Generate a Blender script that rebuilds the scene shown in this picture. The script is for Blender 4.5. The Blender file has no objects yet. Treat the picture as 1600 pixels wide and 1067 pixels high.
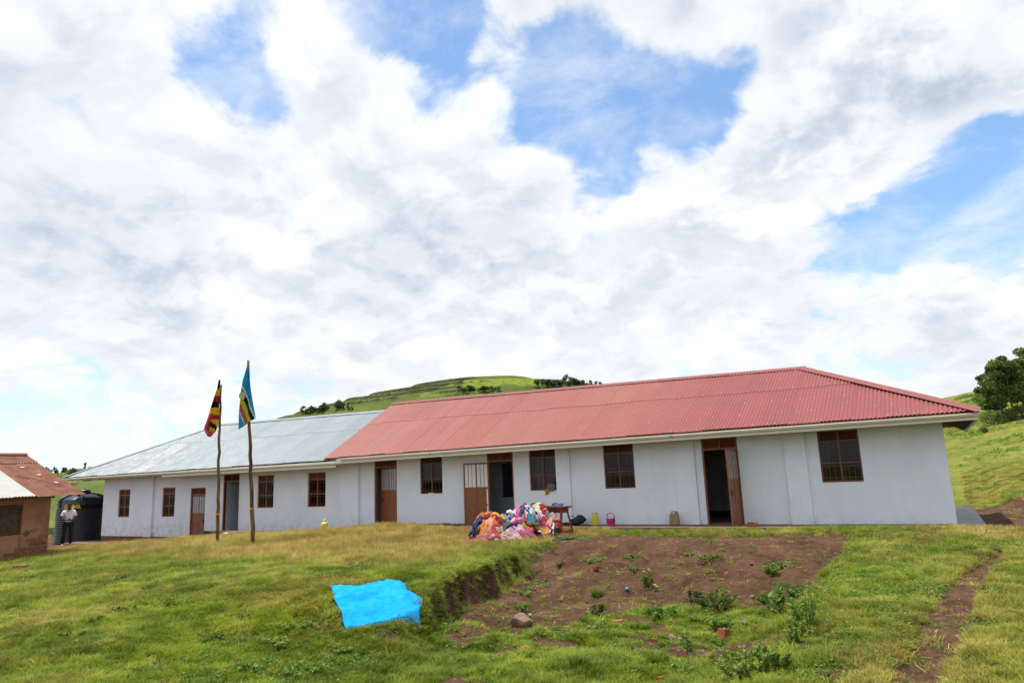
import bpy, bmesh, math, random
import numpy as np
from mathutils import Vector, Matrix
from math import radians as R_, sin, cos, pi

SC = bpy.context.scene
COL = SC.collection
random.seed(7)
RNG = np.random.default_rng(11)

# ------------------------------------------------------------------ camera
F_PX, YAW, PIT, ROL = 1092.3, -0.5313, 0.19015, -0.04088
CAM = np.array([-0.281, -22.81, 1.718])
FW = np.array([sin(YAW) * cos(PIT), cos(YAW) * cos(PIT), sin(PIT)])
RT = np.array([cos(YAW), -sin(YAW), 0.0])
UP = np.cross(RT, FW)
cam_d = bpy.data.cameras.new('camera')
cam_d.sensor_width = 36.0
cam_d.lens = F_PX * 36.0 / 1600.0
cam_d.clip_start = 0.05
cam_d.clip_end = 12000
cam = bpy.data.objects.new('camera', cam_d)
COL.objects.link(cam)
cr_, sr_ = cos(ROL), sin(ROL)
CX = cr_ * RT + sr_ * UP
CY = -sr_ * RT + cr_ * UP
M = Matrix(((CX[0], CY[0], -FW[0], CAM[0]), (CX[1], CY[1], -FW[1], CAM[1]), (CX[2], CY[2], -FW[2], CAM[2]), (0, 0, 0, 1)))
cam.matrix_world = M
SC.camera = cam


def ray(px, py):
    x = px - 800.0
    y = py - 533.5
    return FW + CX * x / F_PX - CY * y / F_PX


def on_z(px, py, z):
    d = ray(px, py)
    return CAM + d * ((z - CAM[2]) / d[2])


def at_d(px, py, D):
    return CAM + ray(px, py) * D


# ------------------------------------------------------------------ sun, sky, exposure
SUN_DIR = np.array([-0.20, -0.07, 1.0])          # towards the sun
SUN_DIR = SUN_DIR / np.linalg.norm(SUN_DIR)
SUN_EL = math.asin(SUN_DIR[2])
SUN_AZ = math.atan2(SUN_DIR[0], SUN_DIR[1])
sl = bpy.data.lights.new('sun', 'SUN')
sl.energy = 4.1
sl.angle = R_(0.55)
sl.color = (1.0, 0.955, 0.88)
so = bpy.data.objects.new('sun', sl)
COL.objects.link(so)
so.rotation_euler = Vector(tuple(SUN_DIR)).to_track_quat('Z', 'Y').to_euler()
so.location = (0, 0, 60)

SC.view_settings.view_transform = 'Standard'
SC.view_settings.look = 'None'
SC.view_settings.gamma = 1
SC.view_settings.exposure = 0.52
SC.view_settings.use_curve_mapping = False
SC.render.engine = 'CYCLES'
SC.cycles.max_bounces = 7
SC.cycles.transparent_max_bounces = 12

W = bpy.data.worlds.new('World')
SC.world = W
W.use_nodes = True
W.cycles.sampling_method = 'MANUAL'
W.cycles.sample_map_resolution = 512


class NT:
    """small helper for node trees"""
    def __init__(s, tree):
        s.t = tree
        s.t.nodes.clear()

    def n(s, kind, ins=None, **props):
        nd = s.t.nodes.new(kind)
        for k, v in props.items():
            setattr(nd, k, v)
        for k, v in (ins or {}).items():
            sock = nd.inputs[k]
            if isinstance(v, bpy.types.NodeSocket):
                s.t.links.new(v, sock)
            elif isinstance(v, bpy.types.Node):
                s.t.links.new(v.outputs[0], sock)
            else:
                sock.default_value = v
        return nd

    def math(s, op, a, b=0.0, c=None, clamp=False):
        ins = {0: a, 1: b}
        if c is not None:
            ins[2] = c
        return s.n('ShaderNodeMath', ins, operation=op, use_clamp=clamp).outputs[0]

    def vmath(s, op, a, b=(0, 0, 0)):
        nd = s.n('ShaderNodeVectorMath', {0: a, 1: b}, operation=op)
        return nd.outputs['Value'] if op in ('DOT_PRODUCT', 'DISTANCE', 'LENGTH') else nd.outputs[0]

    def mix(s, f, a, b, blend='MIX'):
        nd = s.n('ShaderNodeMix', data_type='RGBA', blend_type=blend)
        for k, v in ((0, f), (6, a), (7, b)):
            sock = nd.inputs[k]
            if isinstance(v, bpy.types.NodeSocket):
                s.t.links.new(v, sock)
            else:
                sock.default_value = (*v, 1) if (k > 0 and len(v) == 3) else v
        return nd.outputs[2]

    def noise(s, vec, scale, detail=4, rough=0.55, dist=0.0, out='Fac', w=None):
        nd = s.n('ShaderNodeTexNoise', {'Scale': scale, 'Detail': detail, 'Roughness': rough, 'Distortion': dist})
        if vec is not None:
            s.t.links.new(vec, nd.inputs['Vector'])
        return nd.outputs[out]

    def ramp(s, fac, stops, interp='LINEAR'):
        nd = s.n('ShaderNodeValToRGB', {'Fac': fac})
        cr = nd.color_ramp
        cr.interpolation = interp
        while len(cr.elements) < len(stops):
            cr.elements.new(0.5)
        for e, (p, c) in zip(cr.elements, stops):
            e.position = p
            e.color = (c, c, c, 1) if not hasattr(c, '__len__') else (*c, 1)
        return nd.outputs[0]

    def maprange(s, v, a, b, c=0.0, d=1.0, smooth=False):
        nd = s.n('ShaderNodeMapRange', {0: v, 1: a, 2: b, 3: c, 4: d})
        nd.interpolation_type = 'SMOOTHSTEP' if smooth else 'LINEAR'
        return nd.outputs[0]

    def scalevec(s, vec, sc):
        return s.vmath('MULTIPLY', vec, sc)


def build_sky():
    t = NT(W.node_tree)
    sky = t.n('ShaderNodeTexSky', sky_type='NISHITA', sun_disc=False)
    sky.sun_elevation = SUN_EL
    sky.sun_rotation = SUN_AZ
    sky.altitude = 1500
    sky.air_density = 1.0
    sky.dust_density = 0.6
    sky.ozone_density = 1.6
    tc = t.n('ShaderNodeTexCoord').outputs['Generated']
    sep = t.n('ShaderNodeSeparateXYZ', {0: tc})
    zz = t.math('MAXIMUM', sep.outputs[2], 0.0)
    den = t.math('ADD', zz, 0.42)
    u = t.math('DIVIDE', sep.outputs[0], den)
    v = t.math('DIVIDE', sep.outputs[1], den)
    P = t.n('ShaderNodeCombineXYZ', {0: u, 1: v, 2: 0.37}).outputs[0]
    # billows: large masses + cauliflower edges
    warp = t.noise(P, 3.0, 3, 0.5, out='Color')
    Pw = t.vmath('ADD', P, t.vmath('MULTIPLY', t.vmath('SUBTRACT', warp, (0.5, 0.5, 0.5)), (0.16, 0.16, 0.05)))

    def density(Q):
        b1 = t.noise(Q, 2.3, 3, 0.5)
        f1 = t.noise(Q, 6.2, 11, 0.64)
        vo = t.n('ShaderNodeTexVoronoi', voronoi_dimensions='2D', feature='F1', normalize=True)
        t.t.links.new(Q, vo.inputs['Vector'])
        for k_, v_ in (('Scale', 7.5), ('Detail', 3.0), ('Roughness', 0.5), ('Lacunarity', 2.1)):
            vo.inputs[k_].default_value = v_
        vo = vo.outputs['Distance']
        puff = t.maprange(vo, 0.0, 0.62, 1.0, 0.0)
        d_ = t.math('ADD', t.math('MULTIPLY', b1, 0.44), t.math('MULTIPLY', f1, 0.50))
        return t.math('ADD', d_, t.math('MULTIPLY', puff, 0.26))
    raw = density(Pw)
    dens = t.math('ADD', raw, 0.0)
    # gaps and masses as they stood in the sky that day: (px, py, radius, amount)
    spots = [(340, 30, .10, -.16), (392, 110, .09, -.22), (388, 165, .06, -.14), (620, 10, .12, -.22), (560, 55, .07, -.14),
             (690, 30, .07, -.20), (690, 175, .08, -.14), (610, 195, .06, -.10), (830, 140, .09, -.13), (935, 125, .12, -.20),
             (1000, 105, .08, -.16), (1140, 60, .07, -.18), (1150, 150, .10, -.24), (1090, 190, .09, -.15), (950, 345, .09, -.16), (1010, 190, .10, -.12), (880, 190, .08, -.10), (1480, 290, .08, -.12), (1380, 380, .08, -.12),
             (1000, 300, .09, -.10), (1270, 360, .10, -.17), (1440, 340, .10, -.18), (1545, 300, .12, -.30), (1600, 260, .08, -.15),
             (1330, 430, .06, -.10), (60, 690, .16, -.16), (200, 700, .14, -.14), (1400, 560, .05, -.08), (1300, 560, .05, -.06),
             (150, 190, .30, .14), (450, 250, .24, .12), (700, 280, .20, .10), (520, 120, .08, .10), (620, 110, .07, .12), (790, 70, .10, .12),
             (1010, 30, .10, .14), (1080, 110, .07, .10), (1240, 240, .20, .20), (1060, 390, .16, .20), (1420, 160, .26, .20), (1300, 80, .16, .14),
             (1560, 80, .2, .14), (400, 430, .35, .12), (800, 430, .2, .10), (930, 500, .12, .10), (150, 590, .12, .10), (1250, 480, .12, .05),
             (1500, 430, .12, .08), (1540, 530, .14, .10)]
    for (px, py, r, a) in spots:
        d = ray(px, py)
        d = d / np.linalg.norm(d)
        dist = t.vmath('DISTANCE', tc, tuple(d))
        g = t.maprange(dist, 0.0, r * 1.35, a * (1.0 if a < 0 else 0.85), 0.0, True)
        dens = t.math('ADD', dens, g)
    mask = t.maprange(dens, 0.47, 0.63, 0.0, 1.0, True)
    # thin high veil between the masses
    Pv = t.scalevec(P, (1.0, 1.3, 1))
    veil = t.noise(Pv, 5.0, 8, 0.62, 0.3)
    veil = t.maprange(veil, 0.36, 0.70, 0.10, 0.62, True)
    mask = t.math('ADD', mask, t.math('MULTIPLY', veil, t.math('SUBTRACT', 1.0, mask)), clamp=True)
    # near the horizon many layers overlap
    hz = t.maprange(sep.outputs[2], 0.0, 0.22, 0.72, 0.0, True)
    mask = t.math('ADD', mask, t.math('MULTIPLY', hz, t.math('SUBTRACT', 1.0, mask)), clamp=True)
    # billow relief: flanks towards the sun are bright, undersides grey
    Ps = t.vmath('SUBTRACT', Pw, t.scalevec(P, (0.055, 0.055, 0.0)))
    rel = t.math('SUBTRACT', raw, density(Ps))
    lit = t.maprange(rel, -0.13, 0.09, 0.0, 1.0, True)
    core = t.maprange(dens, 0.55, 0.95, 0.0, 1.0, True)
    belly = t.maprange(t.noise(P, 2.6, 6, 0.52, 0.3), 0.35, 0.68, 0.0, 1.0, True)
    shade = t.math('MULTIPLY', t.math('ADD', t.math('MULTIPLY', t.math('SUBTRACT', 1.0, lit), 0.75), t.math('MULTIPLY', belly, 0.62)), t.math('ADD', t.math('MULTIPLY', core, 0.65), 0.35), clamp=True)
    ccol = t.mix(shade, (7.1, 7.2, 7.35), (3.6, 4.15, 4.9))
    skyc = t.mix(1.0, sky.outputs[0], (1.15, 1.50, 1.62), 'MULTIPLY')
    col = t.mix(mask, skyc, ccol)
    bg = t.n('ShaderNodeBackground', {'Color': col, 'Strength': 0.105})
    t.n('ShaderNodeOutputWorld', {0: bg})


build_sky()

# ------------------------------------------------------------------ materials
MATS = {}


def mat(name):
    m = bpy.data.materials.new(name)
    m.use_nodes = True
    MATS[name] = m
    return m, NT(m.node_tree)


def finish(t, bsdf, disp=None):
    t.n('ShaderNodeOutputMaterial', {0: bsdf})


def principled(t, color, rough=0.6, metal=0.0, spec=0.5, normal=None, **k):
    ins = {'Base Color': color if isinstance(color, bpy.types.NodeSocket) else (*color, 1), 'Roughness': rough, 'Metallic': metal, 'Specular IOR Level': spec}
    if normal is not None:
        ins['Normal'] = normal
    ins.update(k)
    return t.n('ShaderNodeBsdfPrincipled', ins).outputs[0]


def bump(t, h, strength=0.3, dist=0.01):
    return t.n('ShaderNodeBump', {'Height': h, 'Strength': strength, 'Distance': dist}).outputs[0]


def wpos(t):
    return t.n('ShaderNodeNewGeometry').outputs['Position']


def simple(name, color, rough=0.7, var=0.12, scale=8.0, metal=0.0, spec=0.4, bmp=0.15, bdist=0.004, objvar=0.0):
    """plain coloured surface with uneven tone and fine relief"""
    m, t = mat(name)
    p = t.n('ShaderNodeTexCoord').outputs['Object']
    n = t.noise(p, scale, 6, 0.6)
    f = t.maprange(n, 0.3, 0.7, 1 - var, 1 + var)
    col = t.mix(1.0, color, f, 'MULTIPLY')
    if objvar:
        r = t.n('ShaderNodeObjectInfo').outputs['Random']
        col = t.mix(1.0, col, t.maprange(r, 0, 1, 1 - objvar, 1 + objvar), 'MULTIPLY')
    b = bump(t, t.noise(p, scale * 6, 4, 0.6), bmp, bdist)
    finish(t, principled(t, col, rough, metal, spec, b))
    return m


def make_materials():
    # painted plaster: pale blue white with rain streaks and a dusty splash band of its own uneven shape
    m, t = mat('wall_paint')
    p = wpos(t)
    streak = t.noise(t.scalevec(p, (4.0, 4.0, 0.30)), 1.0, 6, 0.62)
    patch = t.noise(p, 0.9, 4, 0.55)
    sep = t.n('ShaderNodeSeparateXYZ', {0: p})
    c = t.mix(t.maprange(streak, 0.40, 0.85), (0.82, 0.85, 0.905), (0.76, 0.79, 0.845))
    c = t.mix(t.maprange(patch, 0.40, 0.72, 0.0, 0.9), c, (0.72, 0.755, 0.81))
    mott = t.noise(p, 14.0, 5, 0.65)
    c = t.mix(t.maprange(mott, 0.45, 0.75, 0.0, 0.35), c, (0.66, 0.70, 0.76))
    drip = t.math('MULTIPLY', t.maprange(t.noise(t.scalevec(p, (7.0, 7.0, 0.5)), 1.0, 5, 0.6), 0.55, 0.75), t.maprange(sep.outputs[2], 1.4, 2.8, 0.0, 0.22))
    c = t.mix(drip, c, (0.43, 0.42, 0.41))
    spl = t.math('MULTIPLY', t.maprange(t.noise(t.scalevec(p, (2.6, 2.6, 3.6)), 1.0, 7, 0.72), 0.47, 0.66), t.maprange(sep.outputs[2], -0.6, 0.40, 0.75, 0.0))
    c = t.mix(spl, c, (0.42, 0.30, 0.22))
    b = bump(t, t.noise(t.scalevec(p, (1, 1, 0.6)), 26.0, 6, 0.65), 0.35, 0.006)
    finish(t, principled(t, c, 0.82, 0, 0.25, b))

    # corrugated sheets; object colour carries each sheet's own fading
    for name, base, rust in (('red_sheet', (0.235, 0.066, 0.059), (0.215, 0.058, 0.053)), ('grey_sheet', (0.225, 0.262, 0.28), (0.19, 0.225, 0.242))):
        m, t = mat(name)
        p = wpos(t)
        oi = t.n('ShaderNodeObjectInfo')
        n = t.noise(p, 1.1, 5, 0.6)
        c = t.mix(t.maprange(n, 0.35, 0.75), base, rust)
        c = t.mix(1.0, c, oi.outputs['Color'], 'MULTIPLY')
        run = t.noise(t.scalevec(p, (6.0, 0.35, 0.35)), 1.0, 4, 0.6)
        c = t.mix(t.maprange(run, 0.55, 0.75, 0.0, 0.16), c, (0.30, 0.13, 0.12) if name == 'red_sheet' else (0.30, 0.31, 0.31))
        rough = t.maprange(t.noise(p, 3.0, 4, 0.6), 0.3, 0.7, 0.42, 0.6)
        finish(t, principled(t, c, rough, 0.0, 0.28))
    # rusted old sheets
    m, t = mat('rust_sheet')
    p = wpos(t)
    n1 = t.noise(p, 2.2, 8, 0.65)
    c = t.ramp(n1, [(0.25, (0.085, 0.030, 0.022)), (0.5, (0.155, 0.066, 0.043)), (0.72, (0.22, 0.108, 0.070)), (0.85, (0.30, 0.19, 0.13))])
    fl = t.noise(p, 9.0, 6, 0.7)
    c = t.mix(t.maprange(fl, 0.52, 0.7, 0, 0.6), c, (0.20, 0.065, 0.04))
    finish(t, principled(t, c, 0.85, 0.1, 0.2, bump(t, fl, 0.3, 0.01)))
    simple('white_sheet', (0.33, 0.33, 0.30), 0.55, 0.12, 3.0)
    simple('white_trim', (0.78, 0.765, 0.72), 0.45, 0.05, 2.0, bmp=0.05)
    simple('gutter_plastic', (0.80, 0.74, 0.60), 0.35, 0.06, 1.6, bmp=0.03)
    simple('clip_grey', (0.42, 0.41, 0.40), 0.5)
    simple('brown_steel', (0.115, 0.034, 0.015), 0.42, 0.22, 5.0, spec=0.5, bmp=0.06)
    simple('brown_steel_light', (0.23, 0.075, 0.024), 0.45, 0.18, 5.0, spec=0.5, bmp=0.06)
    simple('dark_wood', (0.075, 0.040, 0.025), 0.8, 0.3, 9.0)
    simple('rafter_wood', (0.16, 0.085, 0.045), 0.8, 0.3, 9.0)
    simple('plinth_red', (0.17, 0.072, 0.045), 0.85, 0.25, 3.0, bmp=0.3, bdist=0.01)
    simple('slab_concrete', (0.17, 0.105, 0.075), 0.85, 0.22, 2.2, bmp=0.3, bdist=0.008)
    simple('slab_grey', (0.26, 0.25, 0.25), 0.7, 0.28, 2.0, bmp=0.3, bdist=0.008)
    simple('inner_plaster', (0.40, 0.44, 0.50), 0.9, 0.15, 2.0)
    simple('soot', (0.035, 0.032, 0.03), 0.9, 0.3, 4.0)
    # window glass: dark pane that mirrors a little of the yard
    m, t = mat('glass')
    fres = t.n('ShaderNodeFresnel', {'IOR': 1.5}).outputs[0]
    p = wpos(t)
    nb = bump(t, t.noise(p, 3.0, 2, 0.5), 0.15, 0.01)
    g = t.n('ShaderNodeBsdfGlossy', {'Color': (0.42, 0.43, 0.45, 1), 'Roughness': 0.05, 'Normal': nb}).outputs[0]
    tr = t.n('ShaderNodeBsdfTransparent', {'Color': (0.55, 0.57, 0.58, 1)}).outputs[0]
    finish(t, t.n('ShaderNodeMixShader', {0: fres, 1: tr, 2: g}).outputs[0])
    # door glazing: frosted grey, and white with the wall's reflection in its colour
    simple('frosted_glass', (0.36, 0.38, 0.40), 0.25, 0.12, 4.0, spec=0.6, bmp=0.05)
    simple('wall_reflection_pane', (0.70, 0.72, 0.74), 0.3, 0.08, 4.0, spec=0.6, bmp=0.05)
    # mud wall with old plaster and fallen patches
    m, t = mat('mud_plaster')
    p = wpos(t)
    n = t.noise(p, 1.7, 7, 0.62)
    c = t.ramp(n, [(0.25, (0.20, 0.085, 0.045)), (0.5, (0.33, 0.155, 0.085)), (0.75, (0.43, 0.235, 0.145))])
    cr = t.n('ShaderNodeTexVoronoi', {'Scale': 3.0}, feature='DISTANCE_TO_EDGE')
    t.t.links.new(p, cr.inputs['Vector'])
    wgt = t.math('MULTIPLY', t.maprange(cr.outputs['Distance'], 0.0, 0.012, 1.0, 0.0), t.maprange(t.noise(p, 1.1, 2), 0.5, 0.6))
    c = t.mix(t.math('MULTIPLY', wgt, 0.6), c, (0.14, 0.065, 0.035))
    finish(t, principled(t, c, 0.92, 0, 0.15, bump(t, t.noise(p, 9.0, 6, 0.6), 0.5, 0.02)))
    simple('mud_brick', (0.20, 0.085, 0.040), 0.92, 0.25, 6.0, bmp=0.5, bdist=0.01, objvar=0.2)
    simple('fired_brick', (0.26, 0.075, 0.035), 0.9, 0.3, 9.0, bmp=0.5, bdist=0.008, objvar=0.25)
    simple('rock', (0.23, 0.15, 0.10), 0.9, 0.35, 5.0, bmp=0.6, bdist=0.02, objvar=0.3)
    simple('pale_stone', (0.50, 0.42, 0.32), 0.9, 0.2, 5.0, bmp=0.4)
    simple('old_board', (0.085, 0.050, 0.034), 0.9, 0.4, 5.0, bmp=0.4)
    simple('tank_plastic', (0.012, 0.015, 0.019), 0.38, 0.2, 3.0, spec=0.5, bmp=0.03)
    simple('tank_letters', (0.85, 0.46, 0.01), 0.5, 0.05)
    simple('pipe_white', (0.78, 0.76, 0.74), 0.4, 0.05)
    # unpeeled poles
    m, t = mat('pole_wood')
    p = t.n('ShaderNodeTexCoord').outputs['Object']
    n = t.noise(t.scalevec(p, (30, 30, 2.0)), 1.0, 5, 0.6)
    sp = t.n('ShaderNodeSeparateXYZ', {0: p})
    bark = t.noise(t.scalevec(p, (8, 8, 1.2)), 1.0, 4, 0.6)
    c = t.mix(t.maprange(n, 0.35, 0.7), (0.085, 0.048, 0.025), (0.27, 0.145, 0.062))
    c = t.mix(t.maprange(bark, 0.52, 0.62), c, (0.055, 0.035, 0.022))
    finish(t, principled(t, c, 0.85, 0, 0.2, bump(t, n, 0.6, 0.01)))
    simple('bench_red', (0.165, 0.030, 0.022), 0.38, 0.2, 4.0, spec=0.5, bmp=0.08)
    simple('bench_timber', (0.42, 0.20, 0.075), 0.6, 0.25, 6.0, bmp=0.2)
    simple('plank_timber', (0.50, 0.27, 0.13), 0.7, 0.2, 6.0, bmp=0.2)
    simple('yellow_plastic', (0.66, 0.52, 0.05), 0.42, 0.12, 5.0, bmp=0.05)
    simple('tan_plastic', (0.28, 0.20, 0.10), 0.55, 0.25, 5.0, bmp=0.08)
    simple('black_plastic', (0.015, 0.015, 0.018), 0.4, 0.3, 8.0, bmp=0.4, bdist=0.02)
    simple('magenta_weave', (0.42, 0.02, 0.17), 0.5, 0.15, 20.0, bmp=0.2)
    simple('white_plastic', (0.78, 0.78, 0.77), 0.45, 0.05)
    simple('rope_yellow', (0.70, 0.40, 0.03), 0.7, 0.2)
    simple('teal_plastic', (0.05, 0.38, 0.33), 0.5, 0.2)
    simple('skin_dark', (0.045, 0.022, 0.014), 0.5, 0.1, 9.0, bmp=0.05)
    simple('shirt_white', (0.78, 0.77, 0.80), 0.85, 0.05, 6.0, bmp=0.2)
    simple('trouser_black', (0.012, 0.012, 0.016), 0.85, 0.2, 6.0, bmp=0.2)
    simple('hair_black', (0.008, 0.007, 0.006), 0.8, 0.2)
    simple('shoe_pale', (0.42, 0.36, 0.30), 0.7, 0.2)
    simple('bark', (0.12, 0.085, 0.06), 0.9, 0.3, 6.0, bmp=0.5, bdist=0.02)
    simple('bare_twig', (0.14, 0.085, 0.05), 0.9, 0.3, 9.0)
    simple('petal_yellow', (0.80, 0.52, 0.02), 0.6, 0.1)

    # soil + turf underlay; the vertex layer "dirt" says where soil lies bare
    m, t = mat('ground_soil')
    p = wpos(t)
    d = t.n('ShaderNodeAttribute', attribute_name='dirt').outputs['Fac']
    far = t.n('ShaderNodeAttribute', attribute_name='far').outputs['Fac']
    n1 = t.noise(p, 1.3, 7, 0.65)
    n2 = t.noise(p, 11.0, 6, 0.65)
    n3 = t.noise(p, 55.0, 4, 0.6)
    soil = t.ramp(n1, [(0.26, (0.038, 0.018, 0.011)), (0.46, (0.090, 0.046, 0.027)), (0.64, (0.145, 0.079, 0.050)), (0.8, (0.20, 0.115, 0.074))])
    soil = t.mix(t.maprange(n2, 0.45, 0.68, 0.0, 0.7), soil, (0.060, 0.031, 0.021))
    soil = t.mix(t.maprange(n3, 0.60, 0.75, 0.0, 0.25), soil, (0.24, 0.155, 0.11))
    straw = t.noise(t.scalevec(p, (60, 14, 20)), 1.0, 3, 0.6)
    soil = t.mix(t.maprange(straw, 0.66, 0.74, 0.0, 0.6), soil, (0.36, 0.26, 0.15))
    turf = t.ramp(t.noise(p, 5.0, 6, 0.65), [(0.3, (0.022, 0.022, 0.008)), (0.5, (0.050, 0.048, 0.014)), (0.7, (0.095, 0.080, 0.030))])  # dark turf colour stands in for shade in the gaps between tufts
    fld = t.ramp(t.noise(p, 0.35, 9, 0.72), [(0.3, (0.080, 0.100, 0.016)), (0.5, (0.170, 0.185, 0.030)), (0.62, (0.225, 0.230, 0.045)), (0.78, (0.27, 0.235, 0.07))])
    fld = t.mix(t.maprange(t.noise(p, 2.2, 6, 0.7), 0.48, 0.66, 0.0, 0.7), fld, (0.060, 0.080, 0.016))
    turf = t.mix(far, turf, fld)
    edge = t.math('ADD', d, t.math('MULTIPLY', t.math('SUBTRACT', n2, 0.5), 0.7))
    c = t.mix(t.maprange(edge, 0.36, 0.58), turf, soil)
    hgt = t.math('ADD', t.math('MULTIPLY', n2, 1.0), t.math('MULTIPLY', n3, 0.35))
    finish(t, principled(t, c, 0.95, 0, 0.1, bump(t, hgt, 1.0, 0.07)))

    # leaf and blade materials, per-instance dryness + random tone
    def leafmat(name, cols, dry=None, rough=0.55, inst=True, trans=0.42, dark=None):
        m, t = mat(name)
        oi = t.n('ShaderNodeObjectInfo').outputs['Random']
        r = oi
        pr = t.n('ShaderNodeAttribute', attribute_name='tone').outputs['Fac']
        v = t.math('ADD', t.math('MULTIPLY', r, 0.5 if inst else 0.0), t.math('MULTIPLY', pr, 0.5 if inst else 1.0))
        if dry:
            vg = t.n('ShaderNodeAttribute', attribute_name='vig', attribute_type='INSTANCER').outputs['Fac']  # patchy dark tone that puts clump shading into the blade colour
            v = t.math('ADD', t.math('MULTIPLY', v, 0.55), t.math('MULTIPLY', vg, 0.45))
        c = t.ramp(v, [(0.0, cols[0]), (0.5, cols[1]), (1.0, cols[2])])
        if dry:
            dv = t.n('ShaderNodeAttribute', attribute_name='dry', attribute_type='INSTANCER').outputs['Fac']
            dc = t.ramp(v, [(0.0, dry[0]), (0.5, dry[1]), (1.0, dry[2])])
            c = t.mix(dv, c, dc)
        b = principled(t, c, rough, 0, 0.3)
        tr = t.n('ShaderNodeBsdfTranslucent', {'Color': c}).outputs[0]
        finish(t, t.n('ShaderNodeMixShader', {0: trans, 1: b, 2: tr}).outputs[0])
    leafmat('blade', [(0.045, 0.080, 0.008), (0.190, 0.265, 0.020), (0.47, 0.53, 0.050)],
            [(0.16, 0.115, 0.030), (0.43, 0.315, 0.085), (0.78, 0.60, 0.22)])
    leafmat('broad_leaf', [(0.065, 0.125, 0.018), (0.145, 0.250, 0.034), (0.28, 0.40, 0.075)])
    leafmat('dark_leaf', [(0.020, 0.042, 0.009), (0.048, 0.090, 0.015), (0.11, 0.165, 0.026)], trans=0.25)
    leafmat('pale_leaf', [(0.085, 0.150, 0.022), (0.20, 0.29, 0.045), (0.38, 0.46, 0.11)])
    leafmat('tree_leaf', [(0.034, 0.074, 0.015), (0.105, 0.175, 0.034), (0.28, 0.30, 0.062)], inst=False, trans=0.25)
    leafmat('far_leaf', [(0.028, 0.056, 0.014), (0.062, 0.105, 0.026), (0.12, 0.17, 0.04)], inst=True, trans=0.2)

    # hills: fields, terrace banks and hedges come as vertex layer "bank"
    m, t = mat('hill_field')
    p = wpos(t)
    bk = t.n('ShaderNodeAttribute', attribute_name='bank').outputs['Fac']
    fd = t.n('ShaderNodeAttribute', attribute_name='field').outputs['Fac']
    n1 = t.noise(p, 0.05, 6, 0.6)
    n2 = t.noise(p, 0.6, 8, 0.7)
    c = t.ramp(fd, [(0.0, (0.050, 0.080, 0.014)), (0.35, (0.078, 0.110, 0.020)), (0.6, (0.105, 0.128, 0.026)), (0.8, (0.165, 0.215, 0.026)), (1.0, (0.17, 0.135, 0.065))])
    c = t.mix(t.maprange(n2, 0.42, 0.66, 0.0, 0.75), c, (0.050, 0.082, 0.017))
    c = t.mix(t.maprange(n1, 0.5, 0.7, 0.0, 0.4), c, (0.17, 0.165, 0.05))
    edge = t.math('ADD', bk, t.math('MULTIPLY', t.math('SUBTRACT', n2, 0.5), 0.9))
    bc = t.mix(t.maprange(t.noise(p, 0.25, 4, 0.6), 0.42, 0.58), (0.022, 0.030, 0.010), (0.052, 0.046, 0.020))
    c = t.mix(t.maprange(edge, 0.40, 0.62), c, bc)
    finish(t, principled(t, c, 0.95, 0, 0.1, bump(t, n2, 0.6, 0.5)))


make_materials()


# cloth materials on demand
def cloth_mat(rgb, rough=0.9, weave=True):
    name = 'cloth_%02x%02x%02x' % tuple(int(min(1, c) * 255) for c in rgb)
    if name in MATS:
        return MATS[name]
    m, t = mat(name)
    p = t.n('ShaderNodeTexCoord').outputs['Object']
    n = t.noise(p, 7.0, 5, 0.6)
    c = t.mix(1.0, rgb, t.maprange(n, 0.3, 0.7, 0.82, 1.12), 'MULTIPLY')
    finish(t, principled(t, c, rough, 0, 0.15, bump(t, t.noise(p, 30.0, 5, 0.6), 0.4, 0.01)))
    return m


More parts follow.
